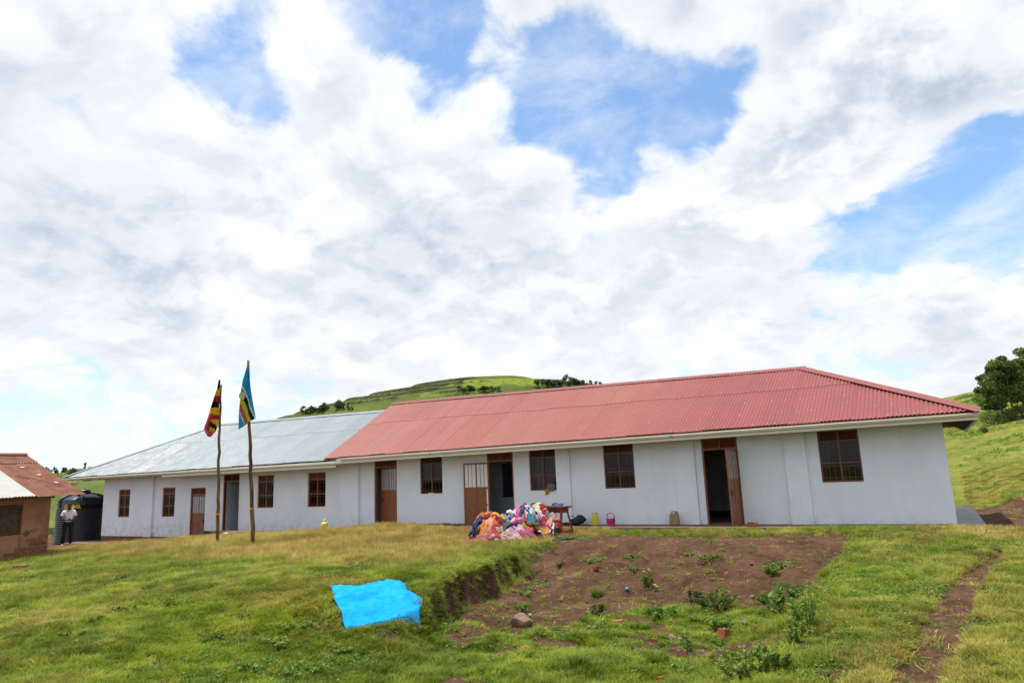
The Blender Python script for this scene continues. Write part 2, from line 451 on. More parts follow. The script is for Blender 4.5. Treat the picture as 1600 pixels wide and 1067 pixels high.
# ------------------------------------------------------------------ mesh helpers
class MB:
    def __init__(s):
        s.v = []
        s.f = []

    def add(s, vs, fs):
        o = len(s.v)
        s.v.extend([tuple(float(c) for c in x) for x in vs])
        s.f.extend([tuple(i + o for i in f) for f in fs])
        return s

    def box(s, a, b, rot=None, org=None):
        x0, y0, z0 = a
        x1, y1, z1 = b
        vs = [(x0, y0, z0), (x1, y0, z0), (x1, y1, z0), (x0, y1, z0), (x0, y0, z1), (x1, y0, z1), (x1, y1, z1), (x0, y1, z1)]
        if rot is not None:
            o = Vector(org or (0, 0, 0))
            vs = [tuple(o + rot @ (Vector(q) - o)) for q in vs]
        return s.add(vs, [(0, 3, 2, 1), (4, 5, 6, 7), (0, 1, 5, 4), (1, 2, 6, 5), (2, 3, 7, 6), (3, 0, 4, 7)])

    def bar(s, p, q, w, h=None):
        """square bar from p to q"""
        h = h or w
        p = Vector(p)
        q = Vector(q)
        d = (q - p).normalized()
        a = d.cross(Vector((0, 0, 1)))
        if a.length < 1e-3:
            a = Vector((1, 0, 0))
        a.normalize()
        b = d.cross(a).normalized()
        vs = []
        for c in (p, q):
            for sx, sy in ((-1, -1), (1, -1), (1, 1), (-1, 1)):
                vs.append(tuple(c + a * sx * w / 2 + b * sy * h / 2))
        return s.add(vs, [(0, 1, 2, 3), (7, 6, 5, 4), (0, 4, 5, 1), (1, 5, 6, 2), (2, 6, 7, 3), (3, 7, 4, 0)])

    def tube(s, pts, rad, n=8, cap=True):
        pts = [Vector(p) for p in pts]
        if not hasattr(rad, '__len__'):
            rad = [rad] * len(pts)
        rings = []
        vs = []
        prev = None
        for i, p in enumerate(pts):
            d = (pts[min(i + 1, len(pts) - 1)] - pts[max(i - 1, 0)]).normalized()
            a = d.cross(Vector((0, 0, 1))) if prev is None else prev - d * prev.dot(d)
            if a.length < 1e-3:
                a = d.cross(Vector((0, 1, 0)))
            a.normalize()
            prev = a
            b = d.cross(a)
            rings.append(len(vs))
            for k in range(n):
                th = 2 * pi * k / n
                vs.append(tuple(p + (a * cos(th) + b * sin(th)) * rad[i]))
        fs = []
        for i in range(len(pts) - 1):
            for k in range(n):
                fs.append((i * n + k, i * n + (k + 1) % n, (i + 1) * n + (k + 1) % n, (i + 1) * n + k))
        if cap:
            fs.append(tuple(range(n - 1, -1, -1)))
            fs.append(tuple((len(pts) - 1) * n + k for k in range(n)))
        return s.add(vs, fs)

    def lathe(s, prof, c=(0, 0, 0), n=24, sx=1.0, sy=1.0):
        vs = []
        fs = []
        for (r, z) in prof:
            for k in range(n):
                th = 2 * pi * k / n
                vs.append((c[0] + r * cos(th) * sx, c[1] + r * sin(th) * sy, c[2] + z))
        for i in range(len(prof) - 1):
            for k in range(n):
                fs.append((i * n + k, i * n + (k + 1) % n, (i + 1) * n + (k + 1) % n, (i + 1) * n + k))
        fs.append(tuple(range(n - 1, -1, -1)))
        fs.append(tuple((len(prof) - 1) * n + k for k in range(n)))
        return s.add(vs, fs)

    def mesh(s, name):
        me = bpy.data.meshes.new(name)
        me.from_pydata(s.v, [], s.f)
        me.update()
        return me

    def build(s, name, m, parent=None, smooth=False, bevel=0.0):
        return link(name, s.mesh(name), m, parent, smooth, bevel)


def link(name, me, m, parent=None, smooth=False, bevel=0.0):
    o = bpy.data.objects.new(name, me)
    COL.objects.link(o)
    if m is not None and len(me.materials) == 0:
        me.materials.append(MATS[m] if isinstance(m, str) else m)
    if parent is not None:
        o.parent = parent
        o.matrix_parent_inverse = Matrix.Identity(4)
    if smooth:
        me.polygons.foreach_set('use_smooth', [True] * len(me.polygons))
    if bevel:
        b = o.modifiers.new('bevel', 'BEVEL')
        b.width = bevel
        b.segments = 2
        b.limit_method = 'ANGLE'
    return o


def np_mesh(name, V, F, tone=None):
    """fast mesh from numpy arrays, F (n,3) or (n,4)"""
    me = bpy.data.meshes.new(name)
    V = np.asarray(V, np.float32)
    F = np.asarray(F, np.int32)
    k = F.shape[1]
    me.vertices.add(len(V))
    me.vertices.foreach_set('co', V.ravel())
    me.loops.add(F.size)
    me.loops.foreach_set('vertex_index', F.ravel())
    me.polygons.add(len(F))
    me.polygons.foreach_set('loop_start', np.arange(0, F.size, k, dtype=np.int32))
    me.polygons.foreach_set('loop_total', np.full(len(F), k, np.int32))
    me.update(calc_edges=True)
    if tone is not None:
        a = me.attributes.new('tone', 'FLOAT', 'POINT')
        a.data.foreach_set('value', np.asarray(tone, np.float32))
    return me


def tag(o, label, cat, group=None):
    o['label'] = label
    o['category'] = cat
    if group:
        o['group'] = group
    return o


def empty(name, loc=(0, 0, 0), rz=0.0):
    o = bpy.data.objects.new(name, None)
    COL.objects.link(o)
    o.location = tuple(float(c) for c in loc)
    o.rotation_euler = (0, 0, rz)
    o.empty_display_size = 0.2
    return o


def thing(name, label, cat, loc=(0, 0, 0), rz=0.0, group=None):
    return tag(empty(name, loc, rz), label, cat, group)


def dup(o, parent=None):
    c = o.copy()
    COL.objects.link(c)
    if parent is not None:
        c.parent = parent
    for ch in list(o.children):
        dup(ch, c)
    return c


# ------------------------------------------------------------------ numpy noise
_perm = np.random.default_rng(3).random((256, 256))


def vnoise(x, y):
    xi = np.floor(x).astype(int)
    yi = np.floor(y).astype(int)
    fx = x - xi
    fy = y - yi
    fx = fx * fx * (3 - 2 * fx)
    fy = fy * fy * (3 - 2 * fy)
    g = lambda i, j: _perm[i & 255, j & 255]
    return (g(xi, yi) * (1 - fx) + g(xi + 1, yi) * fx) * (1 - fy) + (g(xi, yi + 1) * (1 - fx) + g(xi + 1, yi + 1) * fx) * fy


def fbm(x, y, oct=4, lac=2.1, gain=0.5):
    s = 0
    a = 1.0
    tot = 0
    for i in range(oct):
        s = s + a * vnoise(x + 17.3 * i, y - 9.1 * i)
        tot += a
        x = x * lac
        y = y * lac
        a *= gain
    return s / tot


def sstep(a, b, x):
    t = np.clip((x - a) / (b - a), 0, 1)
    return t * t * (3 - 2 * t)

# ------------------------------------------------------------------ terrain
PLATEAU_PX = [(0, 1067, -.55), (250, 1067, -.72), (480, 1067, -.92), (620, 1067, -1.0), (0, 985, -.38), (200, 980, -.42), (400, 985, -.62), (540, 988, -.68),
              (655, 985, -.70), (512, 920, -.2), (628, 910, -.2), (400, 915, -.2), (200, 915, -.27), (0, 920, -.33), (0, 878, -.47), (75, 868, -.45),
              (160, 864, -.38), (250, 856, -.28), (340, 850, -.15), (398, 852, -.13), (560, 850, -.12), (700, 850, -.12), (830, 862, -.18), (746, 904, -.22),
              (700, 930, -.3), (1340, 845, -.12), (1300, 905, -.25), (1285, 930, -.32), (1235, 1000, -.5), (1180, 1067, -.65), (1400, 1067, -.45), (1600, 1067, -.3),
              (1500, 950, -.2), (1600, 950, -.18), (1430, 890, -.14), (1600, 870, -.1)]
PLATEAU_W = [(0, -1.7, .03), (-3, -1.9, -.03), (-7, -1.9, -.12), (-12, -1.9, -.13), (-15, -1.2, -.06), (-17, -1.1, .02), (-20, -1.2, .0), (-22.5, -1.2, -.18), (-26, -1.2, -.32),
             (-29, -1.2, -.45), (-31.5, -1.5, -.72), (-34, -1.2, -.86), (-38, -1.8, -.97), (-44, -1, -1.1), (-44, 6, -1.4), (-32.7, -5.9, -.44), (-36, -4, -.74), (-14, -4, -.11), (-6, -3.3, -.12),
             (-10, -3.2, -.13), (1.2, 0, -.22), (1.2, 6, -.28), (1.2, 12, -.3), (4, 3, -.22), (4, -4, -.08), (6, -10, -.15), (3, 16, -.1), (8, 10, .25), (12, 3, .2),
             (-10, 9, -.2), (-25, 9, -.4), (-44, 12, -1.8), (-28.5, -9.5, -.45), (-33, -9, -.6), (-30, -13, -.5), (-20, -20, -.6), (-10, -24, -.4), (0, -24, -.1), (8, -22, 0)]
_cp = np.array([on_z(*q) for q in PLATEAU_PX] + [np.array(q, float) for q in PLATEAU_W])


def _tps_fit(P, z, lam=0.02):
    n = len(P)
    d = np.linalg.norm(P[:, None] - P[None], axis=2)
    K = np.where(d > 0, d * d * np.log(d + 1e-9), 0) + lam * np.eye(n)
    Q = np.concatenate([np.ones((n, 1)), P], 1)
    A = np.block([[K, Q], [Q.T, np.zeros((3, 3))]])
    return np.linalg.solve(A, np.concatenate([z, np.zeros(3)]))


_tw = _tps_fit(_cp[:, :2], _cp[:, 2], 0.5)


def plateau(x, y):
    s = _tw[-3] + _tw[-2] * x + _tw[-1] * y
    for i in range(len(_cp)):
        d2 = (x - _cp[i, 0]) ** 2 + (y - _cp[i, 1]) ** 2 + 1e-9
        s = s + _tw[i] * 0.5 * d2 * np.log(d2)
    return s


PIT_L = np.array([(-17, -7.3), (-14.5, -7.9), (-13.1, -8.35), (-12.5, -8.35), (-11.1, -8.6), (-9.0, -9.1), (-6.9, -9.6), (-5.2, -9.95), (-3, -10.1)])
PIT_R = np.array([(-17, -3.0), (-14.5, -2.3), (-10.5, -2.05), (-6.5, -2.0), (-3.9, -2.1), (-2, -2.4)])


def pit_parts(x, y):
    rag = (fbm(x * 2.2 + 5, y * 2.2, 4) - 0.5)
    xl = np.interp(y, PIT_L[:, 0], PIT_L[:, 1]) + rag * 0.55 + (fbm(y * 0.8, y * 0 + 3.0, 2) - .5) * .5
    xr = np.interp(y, PIT_R[:, 0], PIT_R[:, 1]) + rag * 0.5
    wl = np.interp(y, [-16, -13.3, -12.3, -5], [1.8, .55, .20, .40])
    wr = np.interp(y, [-16, -12, -9, -4], [2.4, 1.6, .8, .45])
    ml = sstep(0, 1, (x - xl) / wl)
    mr = sstep(0, 1, (xr - x) / wr)
    return ml * mr, xl, xr


def pit_floor(x, y):
    yy = y + (fbm(x * 0.7, y * 0.7 + 4, 3) - .5) * 1.1
    z = np.interp(yy, [-16, -13, -11, -9.2, -8.2, -6.9, -5.9, -5.3, -4.7, -4.1], [-1.02, -1.03, -1.02, -.98, -.88, -.60, -.42, -.30, -.12, .05])
    return z + (fbm(x * 2.6 + 3, y * .55, 3) - .5) * .20 * sstep(-10, -8.5, y) + (fbm(x * 1.4, y * 1.4, 4) - .5) * .26 + (fbm(x * 5, y * 5, 3) - .5) * .13


def far_land(x, y):
    r = np.hypot(x - CAM[0], y - CAM[1])
    z = -0.5 + 0 * x
    # hillside rising behind and right of the school
    s = (x * 0.42 + y * 0.91)
    rise = np.clip(s - 14, 0, None)
    z = z + sstep(-14, 12, x + 0.06 * y) * (0.167 * rise * np.exp(-rise / 420.0))
    # land falls away to the valley beyond the tank
    s2 = (-(x + 44) * 0.95 + (y - 4) * 0.32)
    dn = np.clip(s2, 0, None)
    z = z - sstep(0, 1, dn / 6.0) * np.minimum(0.16 * dn, 14) - sstep(0, 30, dn) * 1.0
    return z + (fbm(x * .05, y * .05, 4) - .5) * np.clip(r - 40, 0, 160) * 0.02


def ground_h(x, y):
    x = np.asarray(x, float)
    y = np.asarray(y, float)
    pl = plateau(np.clip(x, -46, 10), np.clip(y, -25, 18))
    w = np.maximum(np.maximum(sstep(-46, -42, -x) * 0 + sstep(42, 50, -x), sstep(5, 16, x)), np.maximum(sstep(9, 20, y), sstep(22, 30, -y)))
    z = pl * (1 - w) + far_land(x, y) * w
    z = z + (fbm(x * .9, y * .9, 4) - .5) * .11 + (fbm(x * 3.7, y * 3.7, 3) - .5) * .075
    z = z + .13 * np.exp(-(((x + 17.4) / 1.5) ** 2 + ((y + 2.3) / .8) ** 2))
    # earth bank at the foot of the field behind the yard
    z = z + .42 * sstep(0, .8, x - 1.9 - .24 * (12 - y) + (fbm(y * .8, x * .1, 3) - .5)) * sstep(2, 9, y) * (1 - sstep(20, 40, y)) * sstep(1.5, 2.5, x)
    m, xl, xr = pit_parts(x, y)
    pf = np.minimum(pit_floor(x, y) + .16 * np.exp(-((x - xl - .35) / .6) ** 2) * sstep(-13.5, -12, y), z)
    z = z * (1 - m) + pf * m
    # worn path
    return z - 0.06 * path_w(x, y)


PATH = np.array([on_z(1425, 1067, -.4)[:2], on_z(1450, 1030, -.35)[:2], on_z(1470, 985, -.28)[:2], on_z(1500, 930, -.2)[:2], on_z(1530, 893, -.15)[:2], on_z(1565, 866, -.12)[:2]])
PATH = np.concatenate([[PATH[0] + (PATH[0] - PATH[1]) * 3], PATH])


def path_w(x, y):
    px = np.interp(y, PATH[:, 1], PATH[:, 0])
    hw = np.interp(y, [-15, -12, -9, -7, -5.5], [.33, .32, .27, .22, .04])
    n = (fbm(x * 3, y * 3, 3) - .5) * .35
    return (1 - sstep(.55, 1.25, np.abs(x - px) / hw + n)) * (1 - sstep(-6.0, -5.2, y))


def dirt_w(x, y):
    m, xl, xr = pit_parts(x, y)
    n = fbm(x * 1.1 + 9, y * 1.1, 4) - .5
    n2 = fbm(x * 3.0, y * 3.0, 3) - .5
    inside = sstep(-.06, .10, x - xl) * sstep(-.1, .5, xr - x)
    slope = sstep(-9.5, -8.1, y + n * 3.0 + 2.7 * (1 - sstep(-7.4, -5.0, x + n))) * inside * (1 - sstep(-4.2, -3.0, y))
    # bare strip on the rim and in front of the slab
    rim = sstep(-5.2, -4.4, y + n * 1.0) * (1 - sstep(-3.6, -2.4, y + n * 1.6)) * sstep(-10.3, -9.0, x + n * 1.2) * (1 - sstep(-2.8, -1.6, x + n))
    d = np.maximum(slope, rim * .95)
    floor_ = inside * (1 - sstep(-10.2, -8.8, y)) * sstep(.04, .20, n + n2 * .7 + .04) * .9
    d = np.maximum(d, floor_)
    d = np.maximum(d, path_w(x, y))
    yard = (1 - sstep(5, 9, y)) * sstep(-8.9, -6.9, y - .42 * (x + 31) + n * 1.2) * (1 - sstep(-29.8, -27.6, x + n * 2 - .5 * (y + 3)))
    d = np.maximum(d, yard)
    strip = sstep(-2.5, -1.6, y + n * 1.5) * (1 - sstep(-14.8, -13.4, x)) * sstep(-30.5, -29, x) * .85
    d = np.maximum(d, strip)
    right = sstep(.5, 1.0, x + n * .5) * sstep(-1.6, -.4, y + n) * (1 - sstep(1.8, 2.8, x - .24 * (12 - y) + n * 1.2)) * (1 - sstep(12, 14, y + n * 3))
    d = np.maximum(d, right)
    bare = sstep(.17, .27, fbm(x * .55 + 3, y * .55 + 8, 4) - .5 + n2 * .25) * .6 * (1 - sstep(30, 45, np.hypot(x + 5, y + 8)))
    return np.clip(np.maximum(d, bare), 0, 1)


def axis(lo, hi, step, far_lo, far_hi, grow=1.14):
    a = list(np.arange(lo, hi + 1e-6, step))
    s = step
    v = hi
    while v < far_hi:
        s *= grow
        v += s
        a.append(v)
    s = step
    v = lo
    pre = []
    while v > far_lo:
        s *= grow
        v -= s
        pre.append(v)
    return np.array(pre[::-1] + a)


def build_ground():
    xs = np.unique(np.concatenate([axis(-11.2, 2.6, .07, -11.3, 2.7), axis(-34, 3.5, .16, -3000, 3000)]))
    ys = np.unique(np.concatenate([axis(-16.2, -2.2, .07, -16.3, -2.1), axis(-18, 0, .16, -3000, 3000)]))
    # thin out near-duplicate lines
    xs = xs[np.concatenate([[True], np.diff(xs) > .03])]
    ys = ys[np.concatenate([[True], np.diff(ys) > .03])]
    X, Y = np.meshgrid(xs, ys)
    Z = ground_h(X, Y)
    r = np.hypot(X, Y)
    Z = np.where(r > 900, Z - (r - 900) * .01, Z)
    V = np.stack([X, Y, Z], -1).reshape(-1, 3)
    nx, ny = len(xs), len(ys)
    i = np.arange(nx - 1)[None] + nx * np.arange(ny - 1)[:, None]
    F = np.stack([i, i + 1, i + 1 + nx, i + nx], -1).reshape(-1, 4)
    me = np_mesh('ground', V, F)
    d = dirt_w(X, Y).reshape(-1)
    fr = np.maximum(sstep(6, 16, Y - 0 * X) * sstep(-6, 2, X), sstep(30, 60, r)).reshape(-1)
    for nm, val in (('dirt', d), ('far', fr)):
        a = me.attributes.new(nm, 'FLOAT', 'POINT')
        a.data.foreach_set('value', val.astype(np.float32))
    o = link('ground', me, 'ground_soil', smooth=True)
    o['kind'] = 'structure'
    return o


def gh(x, y):
    return float(ground_h(np.array([x]), np.array([y]))[0])


def pg(px, py, lo=4.0, hi=60.0):
    """ground point seen at a pixel"""
    ts = np.concatenate([np.arange(lo, 30, .04), np.arange(30, hi, .2)])
    d = ray(px, py)
    P = CAM[None] + ts[:, None] * d[None]
    h = ground_h(P[:, 0], P[:, 1])
    k = np.argmax(P[:, 2] <= h)
    q = P[k]
    return np.array([q[0], q[1], h[k]])


build_ground()


def hill_mesh(name, cx, cy, ang, LX, LY, nx, ny, hfun):
    """heightfield patch in a local frame; hfun(u,v)->(z,bank,field)"""
    u = np.linspace(-LX, LX, nx)
    v = np.linspace(-LY, LY, ny)
    U, Vv = np.meshgrid(u, v)
    z, bk, fd = hfun(U, Vv)
    X = cx + U * cos(ang) - Vv * sin(ang)
    Y = cy + U * sin(ang) + Vv * cos(ang)
    P = np.stack([X, Y, z], -1).reshape(-1, 3)
    i = np.arange(nx - 1)[None] + nx * np.arange(ny - 1)[:, None]
    F = np.stack([i, i + 1, i + 1 + nx, i + nx], -1).reshape(-1, 4)
    me = np_mesh(name, P, F)
    for nm, val in (('bank', bk), ('field', fd)):
        a = me.attributes.new(nm, 'FLOAT', 'POINT')
        a.data.foreach_set('value', np.asarray(val, np.float32).reshape(-1))
    o = link(name, me, 'hill_field', smooth=False)
    o['kind'] = 'structure'
    return o


def sample_fn(cx, cy, ang, hfun):
    def f(x, y):
        dx, dy = x - cx, y - cy
        U = dx * cos(ang) + dy * sin(ang)
        Vv = -dx * sin(ang) + dy * cos(ang)
        return hfun(U, Vv)[0]
    return f


HILL_D = 240.0
HC = at_d(815, 640, HILL_D)


def terraced(U, V):
    # crest profile measured along the skyline
    su = np.array([-200, -130, -105, -83.5, -76, -65, -56, -47, -36, -25, -16.5, -3, 7.7, 18.7, 30, 60, 110, 160, 210.])
    sz = np.array([-3, 8, 17, 23.8, 26.0, 28.6, 30.7, 32.2, 33.9, 35.2, 36.0, 35.9, 34.8, 32.8, 31, 25, 15, 9, 5.])
    top = np.interp(U, su, sz)
    top = top + (fbm(U * .04, V * .04, 3) - .5) * 1.2
    fall = np.clip(1 + .10 - np.sqrt(.10 ** 2 + (V * np.where(V < 0, .0092, .006)) ** 2), 0, 1)
    z = -6 + (top + 6) * fall
    # terraces: flat beds with short steep banks
    step = 1.9
    q = (z + (fbm(U * .018 + 4, V * .018, 3) - .5) * 5.0) / step
    fr = q - np.floor(q)
    st = np.floor(q) + sstep(.70, 1.0, fr) * .85 + fr * .15
    zz = z + (st - q) * step * .8
    bank = sstep(.66, .76, fr) * (1 - sstep(.96, 1.0, fr) * .4) * (.35 + .65 * sstep(.30, .48, fbm(U * .03 + 9, V * .03, 3)))
    cell = np.floor(U / 22 + vnoise(np.floor(q) * 3.7, np.floor(q) * 1.9) * 6)
    field = vnoise(cell * 5.3 + .5, np.floor(q) * 7.1 + .5)
    field = np.clip((field - .15) * 1.0, 0, 1)
    field = np.where(field > .80, .62, field)
    # one bright crop below the crest
    bright = np.exp(-((U + 3) / 20) ** 4) * np.exp(-((z - 31.5) / 1.5) ** 4)
    field = np.where(bright > .3, .8, field)
    return zz, bank, field


ANG = YAW * -1
hill_mesh('terraced_hill', HC[0], HC[1], -YAW, 200, 150, 330, 260, terraced)
hill_z = sample_fn(HC[0], HC[1], -YAW, terraced)

# far side of the valley on the left
FD = 420.0
FC = at_d(60, 760, FD)


def farside(U, V):
    su = np.array([-420, -200, -110, -60, -30, -8, 12, 35, 60, 110, 200, 420])
    sz = np.array([9, 12, 14, 15.5, 16.0, 15.2, 14.6, 18, 22.0, 27, 30, 30.])
    top = np.interp(U, su, sz) + (fbm(U * .03, V * .03, 3) - .5) * 3
    fall = np.where(V < 0, np.exp(-(V / 190.0) ** 2), np.exp(-(V / 260.0) ** 2))
    z = -26 + (top + 26) * fall
    step = 3.2
    q = (z + (fbm(U * .012 + 1, V * .012, 3) - .5) * 10.0) / step
    fr = q - np.floor(q)
    st = np.floor(q) + sstep(.7, 1, fr) * .85 + fr * .15
    zz = z + (st - q) * step * .8
    bank = sstep(.55, .70, fr) * sstep(.34, .5, fbm(U * .02 + 9, V * .02, 3))
    cell = np.floor(U / 30 + vnoise(np.floor(q) * 3.7, np.floor(q) * 1.9) * 6)
    field = np.clip(vnoise(cell * 5.3 + .5, np.floor(q) * 7.1 + .5) * 1.1 - .05, 0, 1)
    brown = np.exp(-((U - 30) / 60) ** 4) * np.exp(-((z - 7) / 3.0) ** 4)
    field = np.where(brown > .35, 1.0, field)
    return zz, bank, field


hill_mesh('valley_hillside', FC[0], FC[1], -YAW + .35, 400, 260, 260, 200, farside)
far_z = sample_fn(FC[0], FC[1], -YAW + .35, farside)
# near valley slope below the tank

# ------------------------------------------------------------------ school blocks
Y_EAVE, Y_RIDGE, Y_BACK = -0.95, 3.5, 7.0


def wall_with_openings(x0, x1, z0, z1, ops, y0=0.0, y1=0.2):
    """front wall as one mesh of panels round real openings; ops (xa,xb,za,zb)"""
    mb = MB()
    ops = sorted(ops)
    cur = x0
    for (a, b, za, zb) in ops:
        mb.box((cur, y0, z0), (a, y1, z1))
        if za > z0:
            mb.box((a, y0, z0), (b, y1, za))
        if zb < z1:
            mb.box((a, y0, zb), (b, y1, z1))
        cur = b
    mb.box((cur, y0, z0), (x1, y1, z1))
    return mb


def add_window(bld, xc, zb, w=1.11, h=1.5, light=False, ajar=None):
    m = 'brown_steel_light' if light else 'brown_steel'
    zt = zb + h
    zl = zt - 0.31            # louvre band
    y = 0.085
    f = MB()
    t_ = .05
    x0, x1 = xc - w / 2 + .003, xc + w / 2 - .003
    f.box((x0, y - .03, zb + .003), (x0 + t_, y + .03, zt - .003))
    f.box((x1 - t_, y - .03, zb + .003), (x1, y + .03, zt - .003))
    f.box((x0 + t_, y - .028, zb + .003), (x1 - t_, y + .028, zb + t_))
    f.box((x0 + t_, y - .028, zt - t_), (x1 - t_, y + .028, zt - .003))
    f.box((x0 + t_, y - .028, zl - .03), (x1 - t_, y + .028, zl + .025))
    f.box((xc - .028, y - .032, zb + t_), (xc + .028, y + .026, zt - t_))
    zm = zb + (zl - zb) * .47
    f.box((x0 + t_, y - .024, zm - .022), (xc - .028, y + .022, zm + .022))
    f.box((xc + .028, y - .024, zm - .022), (x1 - t_, y + .022, zm + .022))
    fr = f.build('window', MATS[m], bld)
    lv = MB()
    n = 5
    for sx0, sx1 in ((x0 + t_, xc - .028), (xc + .028, x1 - t_)):
        for k in range(n):
            z = zl + .03 + (zt - t_ - zl - .03) * (k + .5) / n
            lv.box((sx0 + .002, y - .022, z - .006), (sx1 - .002, y + .020, z + .006), Matrix.Rotation(R_(-38), 3, 'X'), (0, y, z))
    lv.box((x0 + t_, y + .03, zl + .026), (x1 - t_, y + .036, zt - t_))
    lv.build('louvre', MATS[m], fr)['kind'] = 'stuff'
    for sx0, sx1 in ((x0 + t_, xc - .028), (xc + .028, x1 - t_)):
        for za, zb_ in ((zb + t_, zm - .022), (zm + .022, zl - .03)):
            pane = MB().box((sx0 + .002, y + .004, za + .002), (sx1 - .002, y + .009, zb_ - .002))
            pane.build('pane', 'glass', fr)
    g = MB()
    yy = y - .018
    for sx0, sx1 in ((x0 + t_, xc - .028), (xc + .028, x1 - t_)):
        for q in (.36, .68):
            g.bar((sx0 + (sx1 - sx0) * q, yy, zb + .02), (sx0 + (sx1 - sx0) * q, yy, zl), .013)
        for z in (zb + .13, zm - .10, zm + .10, zl - .14):
            g.bar((sx0, yy, z), (sx1, yy, z), .014)
        g.bar((sx0 + .07, yy + .01, zb + .02), (sx0 + .07, yy + .01, zl), .012)
    g.build('grille', MATS['brown_steel'], fr)['kind'] = 'stuff'
    # plaster sill
    MB().box((x0, .005, zb - .028), (x1, .075, zb)).build('sill', 'wall_paint', fr)
    return fr


def door_leaf(w, h, m, glass, slim=False):
    """leaf in local coords: hinge at x=0, opens along +x, outer face towards -y"""
    f = MB()
    t_ = .055
    d = .02
    f.box((0, -d, 0), (t_, d, h))
    f.box((w - t_, -d, 0), (w, d, h))
    f.box((t_, -d * .95, h - t_), (w - t_, d * .95, h))
    f.box((t_, -d * .95, 0), (w - t_, d * .95, t_))
    zg = h * .585
    f.box((t_, -d * .95, zg - .035), (w - t_, d * .95, zg + .035))
    f.box((w / 2 - .025, -d * .9, t_), (w / 2 + .025, d * .9, h - t_))
    zp = h * .31
    f.box((t_, -d * .85, zp - .025), (w / 2 - .025, d * .85, zp + .025))
    f.box((w / 2 + .025, -d * .85, zp - .025), (w - t_, d * .85, zp + .025))
    # pressed steel lower panels
    f.box((t_, -.006, t_), (w - t_, .006, zg - .035))
    g = []
    for a, b in ((t_, w / 2 - .025), (w / 2 + .025, w - t_)):
        g.append(MB().box((a + .002, -.004, zg + .037), (b - .002, .004, h - t_ - .002)))
    bars = MB()
    for a, b in ((t_, w / 2 - .025), (w / 2 + .025, w - t_)):
        for q in (.34, .67):
            bars.bar((a + (b - a) * q, 0, zg + .03), (a + (b - a) * q, 0, h - t_), .014, .032)
    hd = MB()
    hd.tube([(w - .14, -.022, h * .45), (w - .14, -.07, h * .45), (w - .14, -.07, h * .40), (w - .14, -.022, h * .40)], .009, 6)
    hd.box((w - .165, -.026, h * .385), (w - .115, -.02, h * .465))
    return f, g, bars, hd


def add_door(bld, xa, xb, z0, ztop, hinge, ang, m='brown_steel', glass='frosted_glass', leafw=None, leafh=None, leaf=True):
    """frame + louvre light + leaf; hinge 'L'/'R', ang opening outward in degrees (negative inward)"""
    zl = ztop - .37
    f = MB()
    y = .08
    for a, b in ((xa + .003, xa + .055), (xb - .055, xb - .003)):
        f.box((a, y - .06, z0), (b, y + .06, ztop - .003))
    f.box((xa + .055, y - .058, ztop - .05), (xb - .055, y + .058, ztop - .003))
    f.box((xa + .055, y - .058, zl), (xb - .055, y + .058, zl + .05))
    f.box(((xa + xb) / 2 - .02, y - .05, zl + .05), ((xa + xb) / 2 + .02, y + .05, ztop - .05))
    fr = f.build('door', MATS[m], bld)
    lv = MB()
    for k in range(6):
        z = zl + .07 + (ztop - .06 - zl - .07) * (k + .5) / 6
        lv.box((xa + .056, y - .025, z - .006), (xb - .056, y + .025, z + .006), Matrix.Rotation(R_(-38), 3, 'X'), (0, y, z))
    lv.box((xa + .056, y + .036, zl + .051), (xb - .056, y + .042, ztop - .051))
    lv.build('louvre', MATS[m], fr)['kind'] = 'stuff'
    if leaf:
        w = leafw or (xb - xa - .115)
        h = leafh or (zl - z0 - .02)
        f_, g_, b_, h_ = door_leaf(w, h, m, glass)
        hx = xa + .057 if hinge == 'L' else xb - .057
        hy = y - .05 if ang > 0 else y
        # leaf local +x must point from hinge to free edge
        rot = -R_(ang) if hinge == 'L' else R_(180 + ang)
        T = Matrix.Translation((hx, hy, z0 + .012)) @ Matrix.Rotation(rot, 4, 'Z')
        if hinge == 'R':
            T = T @ Matrix.Diagonal((1, -1, 1, 1))
        for nm, q, mm in (('leaf', f_, m), ('pane', g_[0], glass), ('pane', g_[1], glass), ('glazing_bars', b_, m), ('handle', h_, 'soot')):
            q.v = [tuple(T @ Vector(v)) for v in q.v]
            if hinge == 'R':
                q.f = [tuple(reversed(k)) for k in q.f]
            o_ = q.build(nm, MATS[mm], fr)
            if nm == 'glazing_bars':
                o_['kind'] = 'stuff'
        for zz in (.25, 1.05, 1.85):
            MB().tube([(hx, hy - .012, z0 + zz), (hx, hy - .012, z0 + zz + .1)], .014, 6).build('hinge', MATS[m], fr)
    return fr


